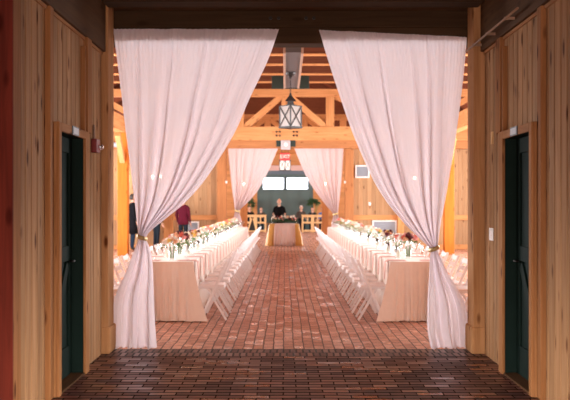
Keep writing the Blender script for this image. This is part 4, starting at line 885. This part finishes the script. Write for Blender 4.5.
# ------------------------------------------------------------------ people
def skin_mesh(verts, edges, radii, root=0, levels=1):
    me = bpy.data.meshes.new('sk'); me.from_pydata(verts, edges, []); o = bpy.data.objects.new('sk', me); COL.objects.link(o)
    md = o.modifiers.new('skin', 'SKIN'); md.use_smooth_shade = True
    for i, r in enumerate(radii):
        sv = me.skin_vertices[0].data[i]; sv.radius = r if isinstance(r, tuple) else (r, r); sv.use_root = (i == root)
    s = o.modifiers.new('sub', 'SUBSURF'); s.levels = levels
    bpy.context.view_layer.update(); dg = bpy.context.evaluated_depsgraph_get()
    out = bpy.data.meshes.new_from_object(o.evaluated_get(dg)); bpy.data.objects.remove(o); return out
def person(loc, rz, label, top, legs, hair, pose='stand', h=1.72, arms=((.0, .05), (.0, .05)), coat=None, bald=False, beard=False, collar=False, hat=False):
    """faces -Y before rotation. arms: (elbow forward, hand forward) per side"""
    k = h/1.72; t = thing('person', label, 'person', loc, rz)
    dz = 0 if pose == 'stand' else -.44
    V = []; E = []; R = []; Tn = []
    def v(p, r, par=None, tn='top'):
        V.append((p[0]*k, p[1]*k, p[2]*k)); R.append(tuple(q*k for q in r) if isinstance(r, tuple) else r*k); Tn.append(tn)
        if par is not None: E.append((par, len(V)-1))
        return len(V)-1
    pel = v((0, 0, .96+dz), (.155, .11), None, 'legs'); wa = v((0, 0, 1.12+dz), (.14, .10), pel); chs = v((0, .005, 1.30+dz), (.165, .115), wa); up = v((0, .01, 1.42+dz), (.10, .08), chs)
    nk = v((0, .0, 1.49+dz), .056, up, 'skin'); hd = v((0, -.01, 1.56+dz), .055, nk, 'skin')
    hands = []
    for si, s in enumerate((-1, 1)):
        ef, hf = arms[si]
        sh = v((s*.175, .01, 1.40+dz), .062, up); el = v((s*.225, .03-ef, 1.13+dz), .046, sh); wr = v((s*.215, -.02-hf, .90+dz+(.9*hf if hf > .1 else 0)), .031, el); hands.append((s, Vector(V[el]), Vector(V[wr])))
        if pose == 'stand':
            hp = v((s*.085, 0, .88), .092, pel, 'legs'); kn = v((s*.095, -.01, .50), .062, hp, 'legs'); an = v((s*.10, .02, .10), .042, kn, 'legs'); v((s*.10, -.03, .05), .042, an, 'shoe'); v((s*.115, -.15, .035), .036, len(V)-1, 'shoe')
        else:
            hp = v((s*.09, -.10, .54), .088, pel, 'legs'); kn = v((s*.11, -.42, .52), .064, hp, 'legs'); an = v((s*.11, -.40, .10), .042, kn, 'legs'); v((s*.11, -.45, .05), .042, an, 'shoe'); v((s*.12, -.56, .035), .036, len(V)-1, 'shoe')
    body = skin_mesh(V, E, R, 0, 2)
    bm = bmesh.new(); bm.from_mesh(body)
    mats = ['skin', top, legs, 'shoe', 'eye', 'lip']; idx = {'skin': 0, 'top': 1, 'legs': 2, 'shoe': 3}
    segs = [(Vector(V[a]), Vector(V[b]), Tn[b]) for a, b in E]
    for f in bm.faces:
        c = f.calc_center_median(); best = None
        for a, b, tn in segs:
            d = b-a; q = max(0, min(1, (c-a).dot(d)/d.length_squared)); dd = (c-(a+d*q)).length
            if best is None or dd < best[0]: best = (dd, tn)
        f.material_index = idx[best[1]]; f.smooth = True
    # hands: a palm, four unequal bent fingers and a thumb from the side of the palm
    for s, el, wr in hands:
        d = (wr-el).normalized(); side = Vector((0, -1, 0)) if abs(d.y) < .8 else Vector((0, 0, 1)); nrm = d.cross(side).normalized()*s
        hv = [wr-d*.02*k, wr+d*.045*k, wr+d*.085*k]; hm = skin_mesh([tuple(p) for p in hv], [(0, 1), (1, 2)], [(.026*k, .020*k), (.040*k, .016*k), (.036*k, .013*k)], 0, 1); bm.from_mesh(hm)
        for i, (o_, ln) in enumerate(((.027, .072), (.009, .080), (-.009, .075), (-.026, .058))):
            b0 = wr+d*.075*k+side*o_*k; b1 = b0+d*ln*.5*k-nrm*.006*k; b2 = b1+d*ln*.35*k-nrm*.02*k; b3 = b2+d*ln*.15*k-nrm*.02*k
            fm = skin_mesh([tuple(p) for p in (b0, b1, b2, b3)], [(0, 1), (1, 2), (2, 3)], [.0095*k, .009*k, .008*k, .007*k], 0, 1); bm.from_mesh(fm)
        b0 = wr+d*.02*k+side*.024*k; b1 = b0+(d*.6+side*.8).normalized()*.04*k; b2 = b1+(d*.9+side*.25).normalized()*.03*k
        fm = skin_mesh([tuple(p) for p in (b0, b1, b2)], [(0, 1), (1, 2)], [.012*k, .010*k, .008*k], 0, 1); bm.from_mesh(fm)
    # head
    hc = Vector((0, -.012, 1.63+dz))*k; n0 = len(bm.verts)
    bmesh.ops.create_uvsphere(bm, u_segments=28, v_segments=20, radius=1); bm.verts.ensure_lookup_table()
    for q in bm.verts[n0:]:
        x, y, z = q.co
        jaw = 1-.28*max(0, -z)**1.5; px_ = x*.074*jaw; py_ = y*(.098 if y > 0 else .092*(1-.12*max(0, -z))); pz_ = z*.115
        if y < -.3:
            nose = math.exp(-((x/.14)**2))*math.exp(-(((z+.12)/.2)**2)); py_ -= .024*nose
            for es in (-1, 1): py_ += .010*math.exp(-(((x-es*.42)/.2)**2))*math.exp(-(((z-.02)/.12)**2))
            py_ -= .006*math.exp(-((x/.35)**2))*math.exp(-(((z+.48)/.09)**2))
            py_ -= .007*math.exp(-((x/.4)**2))*math.exp(-(((z+.85)/.16)**2))
        q.co = hc+Vector((px_, py_, pz_))*k
    bm.faces.ensure_lookup_table()
    hv = set(bm.verts[n0:])
    for f in bm.faces:
        if f.verts[0] in hv and all(w_ in hv for w_ in f.verts):
            f.smooth = True; c = (f.calc_center_median()-hc)/k
            f.material_index = 5 if (c.y < -.07 and abs(c.x) < .024 and -.064 < c.z < -.046) else 0
    def addball(c, r, mi):
        n1 = len(bm.faces); ball(bm, hc+Vector(c)*k, tuple(q*k for q in r), 1); bm.faces.ensure_lookup_table()
        for f in bm.faces[n1:]: f.material_index = mi; f.smooth = True
    for s in (-1, 1): addball((s*.030, -.079, .004), (.011, .007, .007), 4); addball((s*.074, .008, -.005), (.010, .018, .030), 0)
    me = bpy.data.meshes.new('body'); bm.to_mesh(me); bm.free()
    for m in mats: me.materials.append(M[m])
    b = bpy.data.objects.new('body', me); link(b, t)
    # hair
    if not bald:
        bm = bmesh.new(); bmesh.ops.create_uvsphere(bm, u_segments=24, v_segments=16, radius=1)
        kill = []
        for q in bm.verts:
            x, y, z = q.co
            if (y < -.15 and z < .48) or z < -.62: kill.append(q)
            q.co = hc+Vector((x*.083, y*.104+.008, z*.122+.006))*k
        bmesh.ops.delete(bm, geom=kill, context='VERTS')
        ho = obj('hair', bm, M[hair], t, smooth=True); md = ho.modifiers.new('thick', 'SOLIDIFY'); md.thickness = .012; md.offset = -1
    else:
        bm = bmesh.new(); tube(bm, [hc+Vector((.080*math.cos(a), .098*math.sin(a)+.006, -.01))*k for a in [-.35+i*(PI+.7)/10 for i in range(11)]], .022*k, 6); obj('hair', bm, M['beard'], t, smooth=True)
    if beard:
        bm = bmesh.new(); ball(bm, hc+Vector((0, -.062, -.088))*k, (.052*k, .042*k, .042*k), 2); obj('beard', bm, M['beard'], t, smooth=True)
    def loft(name, rings, mat):
        bm = bmesh.new(); rs = []
        for (z, rx, ry, cy) in rings: rs.append([bm.verts.new((math.cos(2*PI*i/24)*rx*k, (cy+math.sin(2*PI*i/24)*ry)*k, z*k)) for i in range(24)])
        for i in range(len(rs)-1):
            for j in range(24): bm.faces.new((rs[i][j], rs[i][(j+1) % 24], rs[i+1][(j+1) % 24], rs[i+1][j]))
        o = obj(name, bm, M[mat], t, smooth=True); md = o.modifiers.new('thick', 'SOLIDIFY'); md.thickness = .008; return o
    if coat: loft('coat', [(coat, .215, .165, .0), (.80, .20, .155, 0), (1.0, .175, .135, 0), (1.15, .160, .125, 0), (1.30, .185, .138, .005), (1.40, .16, .115, .01), (1.455, .09, .075, .005)], top)
    elif pose == 'stand': loft('jacket', [(.84, .185, .145, 0), (1.0, .178, .138, 0), (1.13, .163, .124, 0), (1.30, .186, .138, .005), (1.40, .15, .108, .01), (1.45, .082, .072, .005)], top)
    if collar: loft('shirt_collar', [(1.44, .074, .070, -.004), (1.49, .066, .062, -.004)], 'c_white')
    return t
person((-4.80, 28.35, 0), PI*.62, 'standing person in a long black coat and jeans beyond the left post', 'c_black', 'c_denim', 'hair_dark', coat=.52, h=1.76)
person((-3.20, 28.3, 0), PI*.9, 'standing person in a maroon top and dark trousers behind the left table', 'c_maroon', 'c_dark', 'hair_dark', h=1.68)
person((-4.05, 28.35, 0), PI*.7, 'standing person in dark clothes mostly hidden by the left near curtain', 'c_dark', 'c_dark', 'hair_dark', h=1.68)
person((-.21, 32.75, 0), 0, 'bald bearded person in a black jacket standing behind the head table', 'c_black', 'c_black', 'beard', bald=True, beard=True, collar=True, h=1.63, arms=((.05, .28), (.05, .28)))
S = [(-1.84, 'c_black', 'hair_dark', 'seated guest in black behind the left railing, nearer the left curtain'), (-1.24, 'c_brown', 'hair_dark', 'seated guest in brown behind the left railing, nearer the head table'),
     (.84, 'c_brown', 'hair_white', 'white-haired seated guest in a brown jacket behind the right railing'), (1.43, 'c_dark', 'hair_dark', 'dark-haired seated guest in dark clothes in the middle behind the right railing'), (1.96, 'c_blue', 'hair_dark', 'seated guest in a blue top behind the right railing')]
for i, (x, tp, hr, lb) in enumerate(S): person((x, 46.82, 0), (.12, -.1, .1, -.06, -.1)[i], lb, tp, 'c_dark', hr, pose='sit', h=(1.76, 1.7, 1.8, 1.7, 1.7)[i], arms=((.02, .22), (.02, .22)))

# ------------------------------------------------------------------ light
def area(name, loc, rot, sx, sy, e, col):
    ld = bpy.data.lights.new(name, 'AREA'); ld.shape = 'RECTANGLE'; ld.size = sx; ld.size_y = sy; ld.energy = e; ld.color = col
    o = bpy.data.objects.new(name, ld); o.location = loc; o.rotation_euler = rot; COL.objects.link(o); return o
for i, y in enumerate((12.7, 16.9, 21.1, 25.3)):  # area lights stand for daylight through the unseen side wall openings
    area('side_area_light', (-7.65, y, 2.1), (0, -PI/2, 0), 2.4, 3.0, (260, 680, 760, 400)[i], (1, .96, .97))
    area('side_area_light', (7.65, y, 2.1), (0, PI/2, 0), 2.4, 3.0, (260, 680, 760, 400)[i], (1, .96, .97))
# tungsten floods up on the joists
def spot_up(x, y, z, e, col=(1, .66, .38)):
    ld = bpy.data.lights.new('warm_point_light', 'POINT'); ld.energy = e; ld.color = col; ld.shadow_soft_size = .15
    o = bpy.data.objects.new('warm_point_light', ld); o.location = (x, y, z); COL.objects.link(o)
for x in (-3.2, 3.2):
    for y in (14.0, 20.0, 26.6): spot_up(x, y, 4.4, 11)
for x in (-3, 3): spot_up(x, 33.5, 3.4, 60); spot_up(x, 42, 3.4, 60)  # warm fill lights added to brighten the back room, without fittings
# lamp behind the photographer and the lit entrance
area('entrance_lamp', (0.05, -2.2, 1.5), (math.radians(90), 0, 0), 1.2, 1.2, 23, (1, .34, .12)).data.spread = math.radians(70)
for sx_, x_ in ((1, -2.6), (-1, 2.75)):  # fill lights in side openings added to brighten the corridor walls
    o = area('side_fill_light', (x_, 2.2, 1.1), Vector((sx_*4.5, 4.6, -3.1)).to_track_quat('-Z', 'Z').to_euler(), 1.8, 1.5, 85, (1, .92, .84)); o.data.spread = math.radians(54)
area('entrance_daylight', (0.05, -2.45, 1.15), (math.radians(90), 0, 0), 2.0, 1.8, 38, (1, .93, .88)).data.spread = math.radians(75)
for y in (32.5, 38.0, 43.5):  # fill lights added along the solid back room walls, no windows there
    area('side_area_light', (-7.4, y, 2.3), (0, -PI/2, 0), 2.4, 3.0, 430, (1, .95, .93)); area('side_area_light', (7.4, y, 2.3), (0, PI/2, 0), 2.4, 3.0, 430, (1, .95, .93))
w = bpy.data.worlds.new('World'); SC.world = w; w.use_nodes = True
w.node_tree.nodes['Background'].inputs[0].default_value = (.90, .95, 1, 1); w.node_tree.nodes['Background'].inputs[1].default_value = 5.0

# ------------------------------------------------------------------ camera
cd = bpy.data.cameras.new('Camera'); cam = bpy.data.objects.new('Camera', cd); COL.objects.link(cam)
cam.location = (0, 0, 1.5); cam.rotation_euler = (PI/2, 0, 0); cd.sensor_width = 36; cd.lens = F/570*36; cd.shift_y = 3/570
cd.dof.use_dof = True; cd.dof.focus_distance = 7.9; cd.dof.aperture_fstop = 3.5
SC.camera = cam
SC.view_settings.view_transform = 'Standard'; SC.view_settings.look = 'None'; SC.view_settings.gamma = 1; SC.view_settings.use_curve_mapping = False
SC.view_settings.exposure = 0.0
